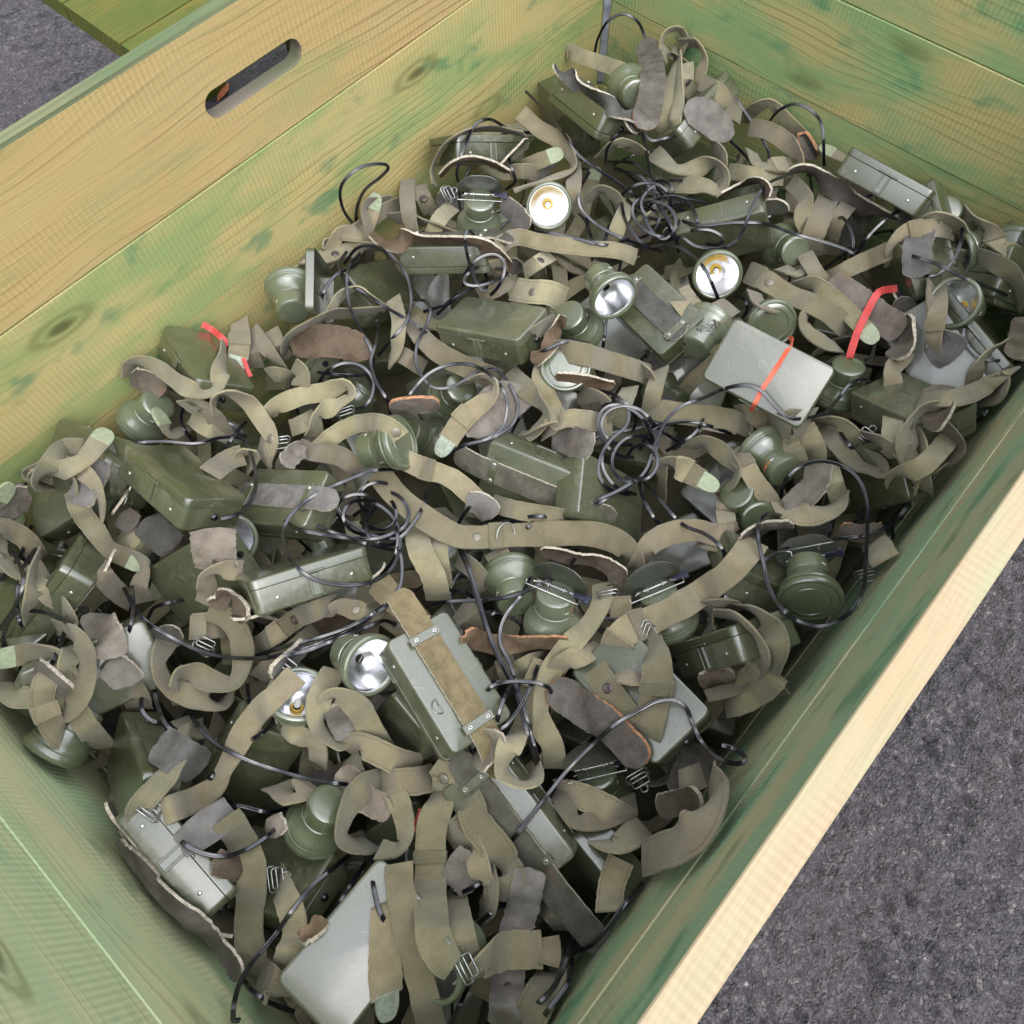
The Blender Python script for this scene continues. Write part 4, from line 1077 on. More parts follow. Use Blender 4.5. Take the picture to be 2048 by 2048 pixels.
# ================================================================ PADS, BELTS AND STRAPS, lowest first
for f, sp, lab in (
 # ---- far corner
 (strap, 'a2 1370,370,25 1500,430,20 1650,480,20 1820,540,40', 'strap lying along the back of the corner tin'),
 (belt, 'a2 1290,490,70 1310,540,75 1450,610,75 1620,730,75 1800,870,72 1960,900,60 w=26', 'leather belt edge running along the top of the corner tin'),
 (pad, 'a3 40,300,10,6 85,480,10,8 90,680,10,8 20,980,15 w=43 or', 'long grey suede pad standing upright in the back corner'),
 (pad, 'a3 340,800,0 500,880,0 690,1040,0 w=50 round=.35 m=brown', 'rounded brown suede pad below the hanging loops near the short wall'),
 (strap, 'a3 210,440,45 165,340,55 205,240,65 290,220,70 340,290,60 330,370,40 pale', 'strap standing up as a small loop at the very top of the heap'),
 (strap, 'a3 340,300,20 430,320,10 485,430,12 455,560,30 430,680,50 keep=.12', 'strap hanging from the top loop towards the short wall'),
 (strap, 'a3 285,420,70 245,600,45 215,800,20 170,1010,10 pale', 'left tail of the pale V shaped strap near the corner'),
 (strap, 'a3 292,430,72 290,640,55 280,840,30 245,1010,20 pale', 'right tail of the pale V shaped strap near the corner'),
 (strap, 'a3 350,480,60 360,640,30 400,720,20 eye=.6', 'shaded strap with a snap socket behind the top loop'),
 (strap, 'a3 460,620,5 590,690,8 690,820,30 760,880,20', 'strap slanting down from the corner along the short wall'),
 (strap, 'a3 1150,1240,15 1050,1250,8 900,1240,20 840,1140,40 keep=.3', 'lower run of the broad loop beside the short wall'),
 (strap, 'a3 830,960,30 960,985,10 1090,1060,8 1190,1160,30 1200,1250,60 1130,1300,70 w=28', 'broad loop of strap bulging beside the short wall'),
 (strap, 'a3 660,1290,10 800,1310,20 950,1340,30 1080,1340,30', 'strap passing behind the pale upturned tin side'),
 (strap, 'a3 540,1080,50 620,1170,60 620,1260,50 560,1330,30', 'curl of strap right of the small pale tin end'),
 (strap, 'a3 100,1150,20 250,1270,5 420,1270,20 560,1220,55 640,1330,65 600,1440,50 470,1400,10 200,1400,5 pale w=29', 'pale doubled strap folded over below the suede pads'),
 (belt, 'a3 580,1490,82 750,1400,82 880,1370,80 945,1430,70 960,1500,60 m=brown', 'leather belt edge along the ridged grey green tin'),
 (belt, 'a3 1110,1310,70 1210,1275,70 1320,1300,65 1450,1410,70 1700,1540,75 1960,1660,80 m=brown', 'brown belt snaking under the shiny tin at the short wall'),
 (strap, 'a3 1140,1370,30 1250,1500,20 1220,1650,20 1290,1800,20', 'strap hanging behind the wide buckled strap near the short wall'),
 (strap, 'a3 1620,1500,20 1530,1600,25 1470,1700,40 1440,1800,40', 'short folded tail beside the black coiled plug'),
 (strap, 'a3 1430,1470,10 1360,1640,5 1300,1800,5 1290,1900,10 w=34', 'wide strap running down from the shiny tin near the short wall'),
 (strap, 'b3 1390,190,5 1650,60,5 1930,-60,5 w=27', 'straight strap crossing the upper right corner of the heap'),
 (strap, 'a2 380,1400,70 365,1260,78 470,1080,78 650,985,78 850,970,75 1060,1010,60 e', 'strap edge bowed round the lamp near the long wall'),
 (strap, 'a2 1430,1180,50 1440,1300,60 1430,1450,60 1480,1600,30', 'strap on edge right of the bright yellow ringed lamp'),
 (strap, 'a2 1030,850,10 1180,980,5 1330,1060,8 1410,1160,50 1430,1260,78 1310,1330,80 1150,1380,80 980,1440,80 e w=28', 'strap arching round over the bright yellow ringed lamp'),
 (belt, 'a2 860,1260,70 960,1160,60 1090,1060,45 w=22 hole=.5', 'short dark leather tab with cream edge below the corner'),
 (strap, 'a2 1030,1280,30 1130,1230,15 1250,1185,5 tip', 'strap end with a pale green metal tip, near the long wall corner'),
 (belt, 'a2 430,1330,78 520,1240,78 640,1200,78 800,1230,78 950,1300,75 m=brown w=22', 'curved brow pad edge over the hinge of the hanging lamp'),
 (strap, 'a2 940,1300,40 1060,1290,40 1170,1310,40', 'short strap end leaving the brow pad'),
 (pad, 'a2 880,1540,40 970,1590,35 1090,1720,25 w=30', 'grey pad between the hanging lamp and the yellow ringed lamp'),
 (strap, 'a2 60,1650,45 200,1650,60 380,1700,65 520,1760,60', 'rolled pad edge at the foot of the long wall'),
 (strap, 'a2 270,1400,5 300,1500,5 350,1600,10 eye=.5', 'short strap with an eyelet leaning on the long wall'),
 (strap, 'a2 180,1360,0 175,1480,20 190,1620,65 230,1780,70', 'twisted strap standing at the long wall'),
 (strap, 'a2 520,1560,30 430,1640,10 350,1790,5', 'strap bending down left of the hanging lamp'),
 (belt, 'a2 -90,1760,72 20,1830,75 200,1800,75 400,1790,75 600,1820,72 740,1850,65 840,1930,50 920,2050,30 m=brown w=34', 'wavy leather belt with a cream edge lying along an olive tin near the long wall'),
 (strap, 'a2 850,1860,30 1000,1790,20 1200,1830,10 1500,1870,10 1750,1890,15 1900,1940,20', 'long strap running level below the two upper lamps'),
 (strap, 'b2 830,-60,5 860,60,5 900,160,8 eye=.7', 'strap coming down with an eyelet left of the D socket'),
 (strap, 'b2 1060,120,15 1160,50,5 1260,-10,5 eye=.6 pale', 'strap stub with a dark snap socket pointing up'),
 (strap, 'a2 1530,1530,25 1620,1430,10 1740,1480,25 1790,1600,60', 'curl of strap beside the knot of cables'),
 (strap, 'a2 1860,1500,30 1780,1680,5 1720,1850,5 pale', 'pale strap hanging below the cable knot'),
 (strap, 'a2 1640,1180,60 1750,1080,62 1860,1100,60 1950,1160,40', 'strap edge curling above the cable knot'),
 (strap, 'a3 0,1700,60 90,1620,60 180,1580,50', 'strap folded under the tangled cables'),
 # ---- left middle
 (pad, 'b1 20,900,30 130,940,35 290,1010,40 w=34', 'dark curled pad below the stitched strap on the left'),
 (strap, 'b1 -60,850,30 90,800,20 250,860,20 400,970,20 560,1040,45 670,1000,60 700,860,60 740,680,40', 'stitched strap sagging across the ridged tin on the left'),
 (strap, 'b1 900,620,30 930,740,30 970,840,50', 'strap behind the hanging tipped strap on the left'),
 (strap, 'b1 845,490,40 845,580,5 840,700,0 830,770,0 ptip keep=.5 w=29', 'strap hanging straight down with a bare metal tip on the left'),
 (strap, 'b1 940,560,30 1050,700,55 1170,850,60', 'narrow looking strap leaning left of the brown brow pad'),
 (strap, 'b1 1080,560,30 1130,680,30 1190,780,20', 'strap with buckle marks above the folded clasp'),
 (pad, 'b1 1240,700,20 1430,640,25 1640,660,20 1840,740,30 w=46 round=.3 m=brown or', 'big brown brow pad with an orange worn edge, left of centre'),
 (strap, 'b1 1190,740,70 1210,640,75 1300,550,70 1500,450,65 1700,420,60 1940,410,50', 'strap edge curving round the brown brow pad'),
 (strap, 'b1 1520,440,60 1600,310,65 1730,240,70 1810,290,60 1900,380,40', 'raised loop of strap above the brown brow pad'),
 (strap, 'b1 1070,900,40 1130,890,50 1210,920,50', 'small rolled strap end left of centre'),
 (strap, 'b1 1250,820,5 1310,880,5 1300,980,10 w=33 e', 'short wide piece of strap folded over a clasp'),
 (strap, 'b1 420,1140,40 540,1120,20 640,1200,10 740,1360,15', 'crumpled strap behind the looping strap on the left'),
 (strap, 'b1 480,1210,20 600,1300,5 760,1350,5 pale', 'short crumpled strap stub on the left'),
 (strap, 'b1 655,1150,70 660,1060,40 760,1030,10 900,1100,5 1000,1230,5 1080,1380,20 1040,1560,50 snap=.78', 'strap making a wide bend down to a domed snap, left of centre'),
 (strap, 'b1 1230,1300,30 1330,1260,20 1420,1210,40', 'strap stub right of the domed snap'),
 (strap, 'b1 1060,1220,50 1110,1140,30 1300,1060,5 1500,1020,5 1640,965,15 1690,1040,60 1600,1110,70 1430,1200,70 1400,1360,75 w=27', 'strap sweeping up to a sharp fold, left of centre'),
 (strap, 'b1 440,1300,35 330,1340,20 270,1260,5 tip', 'strap end with a pale tip by the leftmost lamp'),
 (strap, 'b1 620,1640,5 760,1540,5 870,1500,10 pale w=30 e', 'flat pale strap tucked behind the two left tins'),
 (strap, 'b1 810,1560,55 870,1480,50 940,1500,50 900,1600,50', 'rolled strap eye above the belted left tin'),
 (strap, 'b1 1000,1400,50 1040,1500,60 1045,1580,60', 'strap tail hanging below the domed snap'),
 (strap, 'b1 1280,1440,15 1400,1480,5 1600,1510,8 1750,1620,20 w=27', 'strap fanning out below the covered lamp'),
 (strap, 'b1 1420,1470,45 1560,1350,10 1720,1270,5 1880,1260,5 2000,1310,5 2055,1370,5 snap=.96 e1', 'strap arching onto the covered lamp and ending in a snap'),
 (pad, 'b1 1180,1580,40 1260,1480,40 1340,1440,40 w=26', 'narrow pad stub left of the fanning strap'),
 # ---- centre
 (strap, 'b2 70,320,15 110,480,20 95,680,45 40,800,70', 'strap coming down inside the cable loops at the left of centre'),
 (strap, 'b2 190,480,10 310,640,5 480,770,5 700,870,8 920,950,20 w=31', 'broad strap passing below the clean olive tin'),
 (strap, 'b2 60,720,25 160,760,10 300,850,5', 'strap stub with a D ring under the cable loops'),
 (strap, 'b2 980,250,20 1100,270,8 1240,280,8 1360,330,10 w=38 snap=.4 pale', 'wide pale strap with a round snap above the domed lamp'),
 (strap, 'b2 720,300,30 860,240,20 950,180,20', 'strap leaning behind the clean olive tin'),
 (pad, 'b2 600,1330,10 760,1210,12 900,1100,10 1100,1080,20 w=58 round=.4', 'large grey suede brow pad at the centre of the heap'),
 (pad, 'b2 40,1150,60 200,1130,50 420,1120,60 or w=34', 'pad edge with an orange border above the covered lamp'),
 (pad, 'b2 1280,1340,25 1430,1400,20 1580,1440,25 w=40', 'dark leather pad end right of the pale green belted tin top'),
 (strap, 'b2 1230,800,20 1180,920,15 1230,1060,25 1290,1200,65 1300,1290,60 1400,1230,20 1600,1250,5 1720,1300,8 w=27', 'strap dropping from a broad band then turning right, centre'),
 (belt, 'b2 1290,900,65 1500,930,60 1740,970,55 m=brown w=26', 'cream edged leather strip under the broad horizontal band'),
 (strap, 'b2 1230,750,40 1300,710,10 1500,740,5 1700,800,5 1900,860,10 2000,900,15 w=31', 'broad horizontal band of strap right of the clean olive tin'),
 (strap, 'b2 940,880,20 1070,1000,5 1200,1130,5 1220,1230,20 1100,1350,55 1000,1370,65 w=28', 'wide strap curving down at the centre like a C'),
 (strap, 'b2 1460,1060,20 1600,1050,10 1700,1140,5 1660,1230,25', 'short bent strap right of centre'),
 (strap, 'b2 1860,990,30 1800,1130,5 1750,1280,10 pale', 'twisted strap standing right of centre'),
 (strap, 'b2 1060,1370,60 1180,1290,65 1270,1270,60 1210,1340,60', 'strap fold edge just above the pale green belted tin'),
 (strap, 'b2 600,970,78 740,920,78 830,960,60 810,1060,20 690,1150,5 590,1240,5 480,1400,0 ptip e1 w=30 keep=.75', 'strap ending in a large bare metal tip at the centre'),
 (strap, 'b2 1080,660,10 1110,590,10 1290,500,15', 'short strap stub behind the torn leather tab'),
 (belt, 'b2 1110,790,50 1220,720,55 1280,600,45 1320,490,35 1340,540,30 w=24 m=brown', 'torn leather tab curling up beside the clean tin cable exit'),
 # ---- right middle
 (strap, 'b3 1240,-20,10 1330,130,5 1440,270,8', 'strap running down behind the long snapped strap at right'),
 (strap, 'b3 1060,90,10 1180,130,25 1230,90,40', 'strap fold behind the right end of the white mirror lamp'),
 (strap, 'b3 860,270,15 900,350,20 1000,390,15 1080,360,25', 'curved strap under the long snapped strap at right'),
 (belt, 'b3 1420,200,5 1600,300,5 1800,450,5 1980,570,5 w=42 m=brown', 'wide faded leather band near the right edge of the heap'),
 (strap, 'b3 1180,230,50 1310,210,30 1450,310,10 1600,450,5 1700,560,5 tip', 'long strap ending in a green metal tip beside the red band'),
 (strap, 'b3 1500,690,40 1390,650,10 1270,570,5 1240,470,20 1320,410,60 1400,480,60', 'loop of strap left of the red band'),
 (strap, 'b3 810,120,20 940,180,5 1100,280,5 1300,360,5 1440,440,5 1580,560,20 snap=.22 keep=.08 w=31', 'long strap with a snap sweeping over the orange banded tin'),
 (strap, 'b3 280,260,25 340,350,5 430,450,5 w=38', 'wide keeper of strap over the rounded leather flap tin'),
 (strap, 'b3 460,500,10 570,440,5 690,370,10 snap=.45 w=33', 'short strap with a big dull snap at the top of the banded tin'),
 (strap, 'b3 0,840,20 90,900,10 100,990,40', 'rolled strap end left of the orange banded tin'),
 (strap, 'b3 160,850,70 120,960,65 90,1080,40 70,1200,20', 'strap edge bending below the leather flap tin'),
 (strap, 'b3 40,1150,20 180,1170,5 400,1200,5 650,1230,8 830,1290,20 w=31', 'broad strap lying level below the orange banded tin'),
 (strap, 'b3 720,1190,25 840,1190,10 970,1280,10', 'strap fold sticking out under the orange banded tin'),
 (strap, 'b3 1380,1290,30 1450,1370,10 1530,1470,5 1640,1580,5 1760,1620,20 1840,1640,55 1810,1560,65 1670,1490,65', 'strap swinging out to the right photo edge and back'),
 (strap, 'b3 1320,1250,60 1480,1260,50 1580,1330,30 1650,1440,20', 'strap behind the snapped pocket of strap at right'),
 (strap, 'b3 1700,1360,60 1840,1420,60 1950,1520,40', 'strap edge leaving the small chain at right'),
 (strap, 'b3 1010,1330,5 1120,1290,5 1270,1270,5 w=50', 'wide folded pocket of strap below the orange banded tin'),
 (strap, 'b3 1060,1300,15 1110,1400,8 1180,1510,15 1200,1580,30 snap=.1', 'left tail of the folded strap pocket'),
 (strap, 'b3 1240,1280,10 1290,1380,5 1330,1480,10 1310,1560,20 snap=.05 w=27', 'right tail of the folded strap pocket with a dull snap'),
 (strap, 'b3 370,1450,50 450,1410,30 560,1440,10 680,1540,8 740,1620,10 690,1720,20 600,1740,30', 'strap bending over the gap left of the sideways lamp'),
 (strap, 'b3 700,1480,20 790,1570,5 870,1700,5 970,1830,10 1020,1930,20 keep=.2', 'strap with a wide keeper hanging past the sideways lamp'),
 (strap, 'b3 120,1620,40 180,1560,15 280,1580,5 400,1650,5 470,1690,5 tip keep=.6 w=31', 'strap ending in a green tip, right of the pale green belted tin'),
 (strap, 'b3 640,1780,5 650,1900,5 670,2000,10', 'strap lying across the green lamp below the tipped strap'),
 (pad, 'b3 1340,1560,30 1330,1700,20 1200,1850,20 1110,1930,20 w=36', 'torn leather pad with a cream edge inside the cable ring'),
 (strap, 'b3 1420,1580,25 1470,1740,10 1520,1880,10 pale', 'strap bunched at the right side of the cable ring'),
 (strap, 'b3 1070,1850,50 1130,1920,15 1280,1950,5 1450,1900,15 1500,1820,50 w=34', 'strap pouch folded under the torn leather pad'),
 # ---- lower left
 (pad, 'c1 -60,20,20 60,110,20 w=30 m=brown', 'brown leather strip at the left photo edge'),
 (strap, 'c1 -60,180,10 60,220,5 180,300,10 w=31', 'strap stub at the left photo edge below the large tin'),
 (pad, 'c1 120,60,10 220,160,8 350,270,12 w=40 m=belt', 'dark leather tab beside a cable, below the large left tin'),
 (strap, 'c1 -30,330,60 60,340,55 120,430,60 90,570,40 110,680,30', 'strap looped on edge at the left photo edge'),
 (belt, 'c1 640,120,5 650,260,5 670,440,8 w=52 m=suede hole=.8', 'grey leather tab with one hole hanging over a tin'),
 (strap, 'c1 960,1030,20 1100,930,5 1280,800,5 1420,740,8 1560,680,25 eye=.55 keep=.3', 'strap with an eyelet slanting up below the ringed long tin'),
 (strap, 'c1 1470,790,50 1590,710,25 1720,740,8 1840,770,15 1940,690,25 snap=.55', 'strap knuckle with a dull domed snap, left of the pale belted tin'),
 (strap, 'c1 980,1250,40 1120,1130,20 1280,1020,20 1420,900,30', 'strap behind the triple cables on the left'),
 (pad, 'c1 1080,1240,60 1200,1120,60 1350,980,60 w=30', 'leather strip edge behind the yellow bulb lamp'),
 (strap, 'c1 0,1290,10 60,1390,5 90,1480,15 w=31', 'strap stub at the left photo edge by two cables'),
 (strap, 'c1 360,1220,30 390,1310,10 420,1450,15 w=26', 'inner fold of the big knotted strap, lower left'),
 (strap, 'c1 300,960,50 235,1080,15 240,1210,10 310,1310,15 500,1400,8 690,1450,5 740,1390,30 w=27', 'left side of the big knotted strap, lower left'),
 (strap, 'c1 470,870,5 600,860,5 720,850,5 keep=.3/.7 w=31', 'stitched keeper at the top of the big knotted strap'),
 (strap, 'c1 610,730,20 720,780,5 820,880,5 860,1000,5 865,1150,5 800,1290,15 650,1290,5 480,1210,15 380,1220,50 350,1340,60 e w=30', 'right side of the big knotted strap folding back on itself'),
 (strap, 'c1 560,730,15 600,600,15 590,490,40 700,440,25 860,440,10', 'strap rising from the knotted strap round the end of the long tin'),
 (pad, 'c1 640,720,20 740,610,25 830,700,25 910,800,35 w=28 m=brown', 'torn leather flap curling at the end of the long tin'),
 (strap, 'c1 590,1640,15 500,1640,10 400,1560,30', 'green tinged strap end under the knotted strap'),
 (strap, 'c1 560,1630,20 450,1680,10 400,1800,35 330,1930,50 270,2020,30 140,2160,15 60,2270,20 90,2370,30 pale', 'pale strap running down the left side to a clasp'),
 (pad, 'c1 230,1740,30 380,1840,20 560,1930,15 w=40 m=belt', 'dark leather band beside the pale left strap'),
 (strap, 'c1 1160,1600,25 1280,1680,10 1420,1760,10 1440,1900,30', 'strap slanting under the yellow bulb lamp'),
 (strap, 'c1 1560,1190,5 1480,1320,5 1430,1480,10 1460,1640,5 1580,1740,10 1660,1680,40 w=28', 'strap hanging left of the pale belted tin and hooking right'),
 (pad, 'c1 1590,1440,10 1620,1560,10 1690,1690,15 w=36', 'narrow grey brow pad wrapped in strap, lower centre left'),
 (strap, 'c1 1490,1500,60 1520,1390,55 1620,1390,45 1740,1480,20 1830,1640,5 1930,1800,5 w=29', 'strap folded over the narrow grey brow pad'),
 (strap, 'c1 1620,1780,25 1720,1740,10 1860,1800,5 2030,1880,5 2200,1920,8 w=30', 'strap lying across below the narrow grey brow pad'),
 (strap, 'c1 1680,1850,40 1700,1950,30 1740,2100,30', 'strap dropping below the brow pad'),
 (pad, 'c1 1590,1950,10 1700,2050,10 1800,2180,15 2000,2250,30 w=30', 'long grey pad edged in cream between two straps, lower centre left'),
 (strap, 'd1 100,440,5 180,400,5 260,370,5 keep=.5', 'short clasp strap above the pale glossy tin'),
 (strap, 'c1 1270,1230,5 1120,1380,8 990,1500,15 890,1640,45 800,1800,50 720,1950,30 650,2080,15 480,2180,5 300,2250,5 150,2330,10 w=28 e0', 'long green tinged strap curving from the yellow bulb lamp to lower left'),
 (pad, 'd1 520,340,10 590,440,5 660,560,10 w=60 round=.12', 'flat grey suede pad beside the pale glossy tin'),
 (pad, 'd1 640,700,10 760,740,10 870,760,10 w=26 m=brown', 'brown strap stub right of the pale glossy tin'),
 (strap, 'd1 1000,1560,30 1080,1640,15 1150,1720,20 w=34', 'folded strap end deep at the bottom left'),
 (strap, 'd1 740,370,30 800,460,10 880,600,5 930,760,10 930,950,5 910,1150,0 920,1350,5 970,1560,30 w=31 e0', 'stitched strap hanging down right of the pale glossy tin'),
 (strap, 'd1 1130,800,60 1170,930,30 1230,1080,5 1260,1240,5 1210,1390,10 1190,1500,20 w=28', 'strap hanging from a wire buckle at the lower left'),
 (pad, 'd1 1290,1290,30 1400,1240,25 1480,1130,30 w=20 m=brown', 'small torn leather tongue above the large pale tin'),
 (belt, 'd1 -60,540,75 100,740,75 300,970,75 500,1180,75 640,1290,72 760,1410,65 850,1590,60 m=brown w=30 e', 'long leather belt on edge along the near left wall'),
 (strap, 'd1 1120,130,10 1230,200,10 1380,120,15 w=36', 'folded strap pouch above the lower left bell lamp'),
 (pad, 'd1 1060,380,20 1110,450,10 1130,520,20 w=26', 'small grey leather tongue left of the lower left bell lamp'),
 (strap, 'd1 1950,90,5 1800,130,10 1690,250,15 1630,400,10 1640,540,5 1760,590,15 1840,570,40 w=29', 'strap bent like a hook right of the lower left bell lamp'),
 (strap, 'd2 -40,620,20 100,610,10 160,500,20 140,330,30 60,150,30 -20,60,20', 'strap wrapping the end of the long cream edged pad'),
 # ---- lower centre
 (belt, 'c2 -60,520,10 60,640,5 190,760,5 270,860,5 w=34 m=mottled th=3', 'mottled leather belt running up from the pale belted tin'),
 (belt, 'c2 800,1640,10 830,1740,20 750,1850,40 690,1930,50 w=34 m=mottled th=3', 'mottled leather belt curling down from the pale belted tin'),
 (strap, 'c2 560,350,30 680,440,15 780,580,30', 'strap left of the mouth up lamp'),
 (strap, 'c2 400,120,5 400,330,10 440,560,15 w=29', 'right leg of the broad folded strap, centre'),
 (strap, 'c2 250,110,5 270,280,10 370,480,5 410,660,10 w=32', 'left leg of the broad folded strap, centre'),
 (strap, 'c2 810,-70,10 980,-20,8 1200,20,15 1440,50,40', 'strap over the leather belt end, centre'),
 (strap, 'c2 100,-420,20 300,-330,8 500,-260,5 660,-130,5 800,30,15 keep=.3 w=28', 'upper of two straps below the pale green belted tin'),
 (pad, 'c2 620,-80,10 740,-60,10 830,40,20 w=30', 'green grey pad end between the two long straps'),
 (strap, 'c2 840,290,5 880,360,10 900,400,30 w=31 snap=.8', 'short hanging strap with a dark snap, centre'),
 (belt, 'c2 1180,280,68 1400,330,65 1620,370,60 1830,490,45 m=brown w=28', 'cream edged brow pad over the central bell lamp'),
 (strap, 'c2 -60,-320,15 100,-120,5 300,40,0 530,170,0 700,190,0 900,180,0 1150,170,0 1400,160,0 1600,170,5 1770,230,30 1870,330,60 1890,450,60 snap=.42 keep=.48 w=33', 'main wide strap with a snap and ring arching across the centre'),
 (strap, 'c2 1690,470,10 1760,520,5 1790,600,20 w=30', 'strap tab beside a wire hook right of the central bell lamp'),
 (strap, 'c2 1700,720,5 1870,710,5 e w=26', 'short level strap piece right of the central bell lamp'),
 (strap, 'c2 580,720,20 650,800,10 700,900,20 w=34', 'crumpled strap right of the pale belted tin top'),
 (belt, 'c2 610,930,70 750,980,68 900,1000,65 1150,990,65 1400,970,65 or m=brown w=24', 'brow pad edge with an orange border under the central bell lamp'),
 (strap, 'c2 960,1230,30 1090,1150,55 1200,1110,40', 'strap edge below the orange bordered pad'),
 (strap, 'c2 1200,1120,10 1160,1220,5 1110,1330,10 eye=.5 e', 'short strap clip with one rivet below the centre'),
 (strap, 'c2 900,1100,10 930,1200,15 960,1280,30', 'green tinged strap end beside the long cables'),
 (strap, 'c2 1060,1280,40 1080,1440,50 1020,1640,60 920,1820,55 900,1980,15 1010,2050,5 1120,2020,15 1120,1880,50 pale w=29', 'pale strap making a deep U below the centre'),
 (strap, 'c2 1650,540,10 1640,680,15 1560,830,40 1380,1030,50 1260,1200,60 1190,1400,62 1190,1600,45 1270,1760,25 1290,1930,20 w=27', 'strap swinging from the centre down round the suede pad'),
 (strap, 'c2 1650,1010,10 1500,1080,20 1350,1140,35 1240,1260,55', 'second strap joining the knot of keepers'),
 (strap, 'c2 1580,1180,5 1690,1330,5 1790,1480,5 1880,1600,10 eye=.4 e w=31', 'strap with a dark snap socket leading to the suede pad'),
 (strap, 'c2 1700,1170,5 1800,1230,5 1960,1260,10 2050,1150,20 2050,1000,30 1990,920,45', 'ring of strap right of the keeper knot'),
 (strap, 'c3 20,960,45 100,1050,15 130,1200,5 110,1400,0 70,1600,5 20,1800,15 w=34 keep=.45', 'broad strap running down across the large flat tin'),
 (strap, 'c3 870,220,0 780,340,0 660,470,0 480,600,0 280,720,0 80,820,0 -60,870,8 -160,960,8 -200,1100,15 w=34 e0 keep=.78/.92', 'long wide strap running diagonally from lower centre to upper right'),
 (pad, 'c2 1230,1350,15 1390,1400,12 1560,1520,8 1740,1660,8 1880,1800,12 1950,1920,25 w=42 or round=.15', 'large suede brow pad with an orange edge, lower right'),
 (strap, 'c3 520,760,45 540,840,30 500,880,30', 'strap fold left of the grey looking tin'),
 (strap, 'c3 550,760,65 720,800,70 850,900,70 925,1020,70 920,1130,65 850,1240,65 700,1330,65 500,1390,60 e', 'inner ring of strap around the grey looking tin'),
 (strap, 'c3 480,730,50 620,700,72 800,730,75 950,840,40 1020,950,10 1010,1060,10 960,1180,30 w=30', 'outer ring of strap around the grey looking tin'),
 (strap, 'c3 640,1400,10 760,1370,5 900,1280,5 980,1170,10 w=48', 'baggy canvas fold below the grey looking tin'),
 (strap, 'c3 960,1250,10 1010,1330,15 1050,1380,30 w=26', 'strap end resting on the near wall below the canvas fold'),
 (pad, 'c3 440,1280,40 560,1250,45 720,1240,50 w=22', 'rolled cream edged leather scrap under the grey looking tin'),
 (strap, 'c3 -20,400,60 70,250,25 230,160,10 420,140,5 560,170,10 700,190,20 w=30', 'strap arching over the hinge of the crossed bell lamp'),
 (belt, 'c3 760,190,70 900,130,70 1050,110,70 1160,110,60 m=brown w=24', 'cream edged pad left of the largest bell lamp'),
 (belt, 'c3 1500,140,60 1680,160,60 1850,140,60 or w=24 m=brown', 'orange edged pad right of the largest bell lamp'),
 (strap, 'c3 640,-40,5 650,60,5 690,170,20', 'strap dropping onto the crossing of straps, right of centre'),
 (strap, 'c3 1750,200,20 1800,280,5 1850,370,10 w=34', 'folded green strap at the near wall by the right photo edge'),
 (strap, 'c3 470,210,20 560,250,10 640,220,20', 'small strap keeper above the diagonal strap'),
 # ---- bottom right and bottom
 (strap, 'd2 1550,470,30 1680,580,5 1800,570,5 1950,430,10 w=30', 'strap lying below the lamp under the suede pad'),
 (strap, 'd2 1320,150,60 1370,300,40 1440,400,30 1560,400,30 1720,350,10 1900,270,20', 'strap loop on edge around the lamp under the suede pad'),
 (strap, 'd2 1320,170,50 1480,210,25 1680,300,8 1860,400,15 w=29', 'strap falling from the suede pad towards the near wall'),
 (strap, 'd2 1790,690,10 1720,880,5 1700,1080,5 e w=29', 'short strap tail hanging beside the near wall'),
 (pad, 'd3 120,290,30 280,260,25 460,230,30 w=28', 'rolled grey pad near the near wall, below the large flat tin'),
 (strap, 'd3 300,110,20 400,80,15 470,50,20 w=27', 'rolled strap end above the rolled grey pad'),
 (strap, 'd3 540,70,55 570,180,55 470,380,20 300,560,5 130,640,5 20,680,20 w=37', 'wide canvas strap resting on the near wall, lower right'),
 (pad, 'd2 480,700,20 600,780,20 700,900,20 w=42 m=suede', 'grey pad folded beneath the hanging straps at the bottom'),
 (strap, 'd2 660,420,30 690,560,60 720,760,70 780,920,70 740,1100,60', 'folded strap edge beneath the hanging straps'),
 (strap, 'd2 790,780,60 810,920,70 790,1050,60 720,1130,50', 'second folded strap edge beneath the hanging straps'),
 (strap, 'd2 500,560,10 590,480,8 680,380,10 w=36', 'wide crossing strap behind the long hanging strap'),
 (strap, 'd2 1180,1000,30 1280,1090,20 1360,1220,30 m=belt', 'strap curving behind the bottom grey pad'),
 (strap, 'd2 1270,1560,10 1170,1740,5 1070,1960,5 w=34', 'brown looking strap lowest at the bottom right corner of the heap'),
 (strap, 'd2 -60,130,10 120,110,8 300,90,5 400,50,8 w=31', 'pale folded strap running to the grey domed snap'),
 (strap, 'd2 400,-40,10 450,60,10 450,200,10 snap=.55 w=29', 'strap end with a large grey domed snap, lower centre'),
 (strap, 'd2 560,120,10 650,250,8 690,400,8 820,570,5 950,730,5 940,880,5 920,1000,20 w=34', 'worn strap with faded green marks slanting to the bottom grey pad'),
 (pad, 'd2 1100,750,15 1070,960,10 1000,1200,8 950,1450,8 930,1700,5 910,1980,5 w=34 round=.04 hole=.75', 'long grey wood like leather pad at the bottom of the heap'),
 (strap, 'd2 520,900,10 560,1150,8 600,1350,10 650,1500,40 w=28', 'strap hanging just right of the long keeper strap'),
 (strap, 'd2 30,880,15 20,1150,8 10,1500,5 20,1720,0 w=33 ptip', 'strap ending in a large bare tip at the bottom edge'),
 (strap, 'd2 110,720,20 120,900,10 170,1150,5 230,1400,5 290,1650,0 360,1960,0 w=29 e', 'long strap falling off the bottom edge of the photo'),
 (strap, 'd2 460,150,20 410,300,8 360,450,3 350,700,0 350,1000,0 370,1250,3 430,1400,15 520,1510,40 keep=.38 w=34 e1', 'long wide hanging strap with a keeper, bottom centre'),
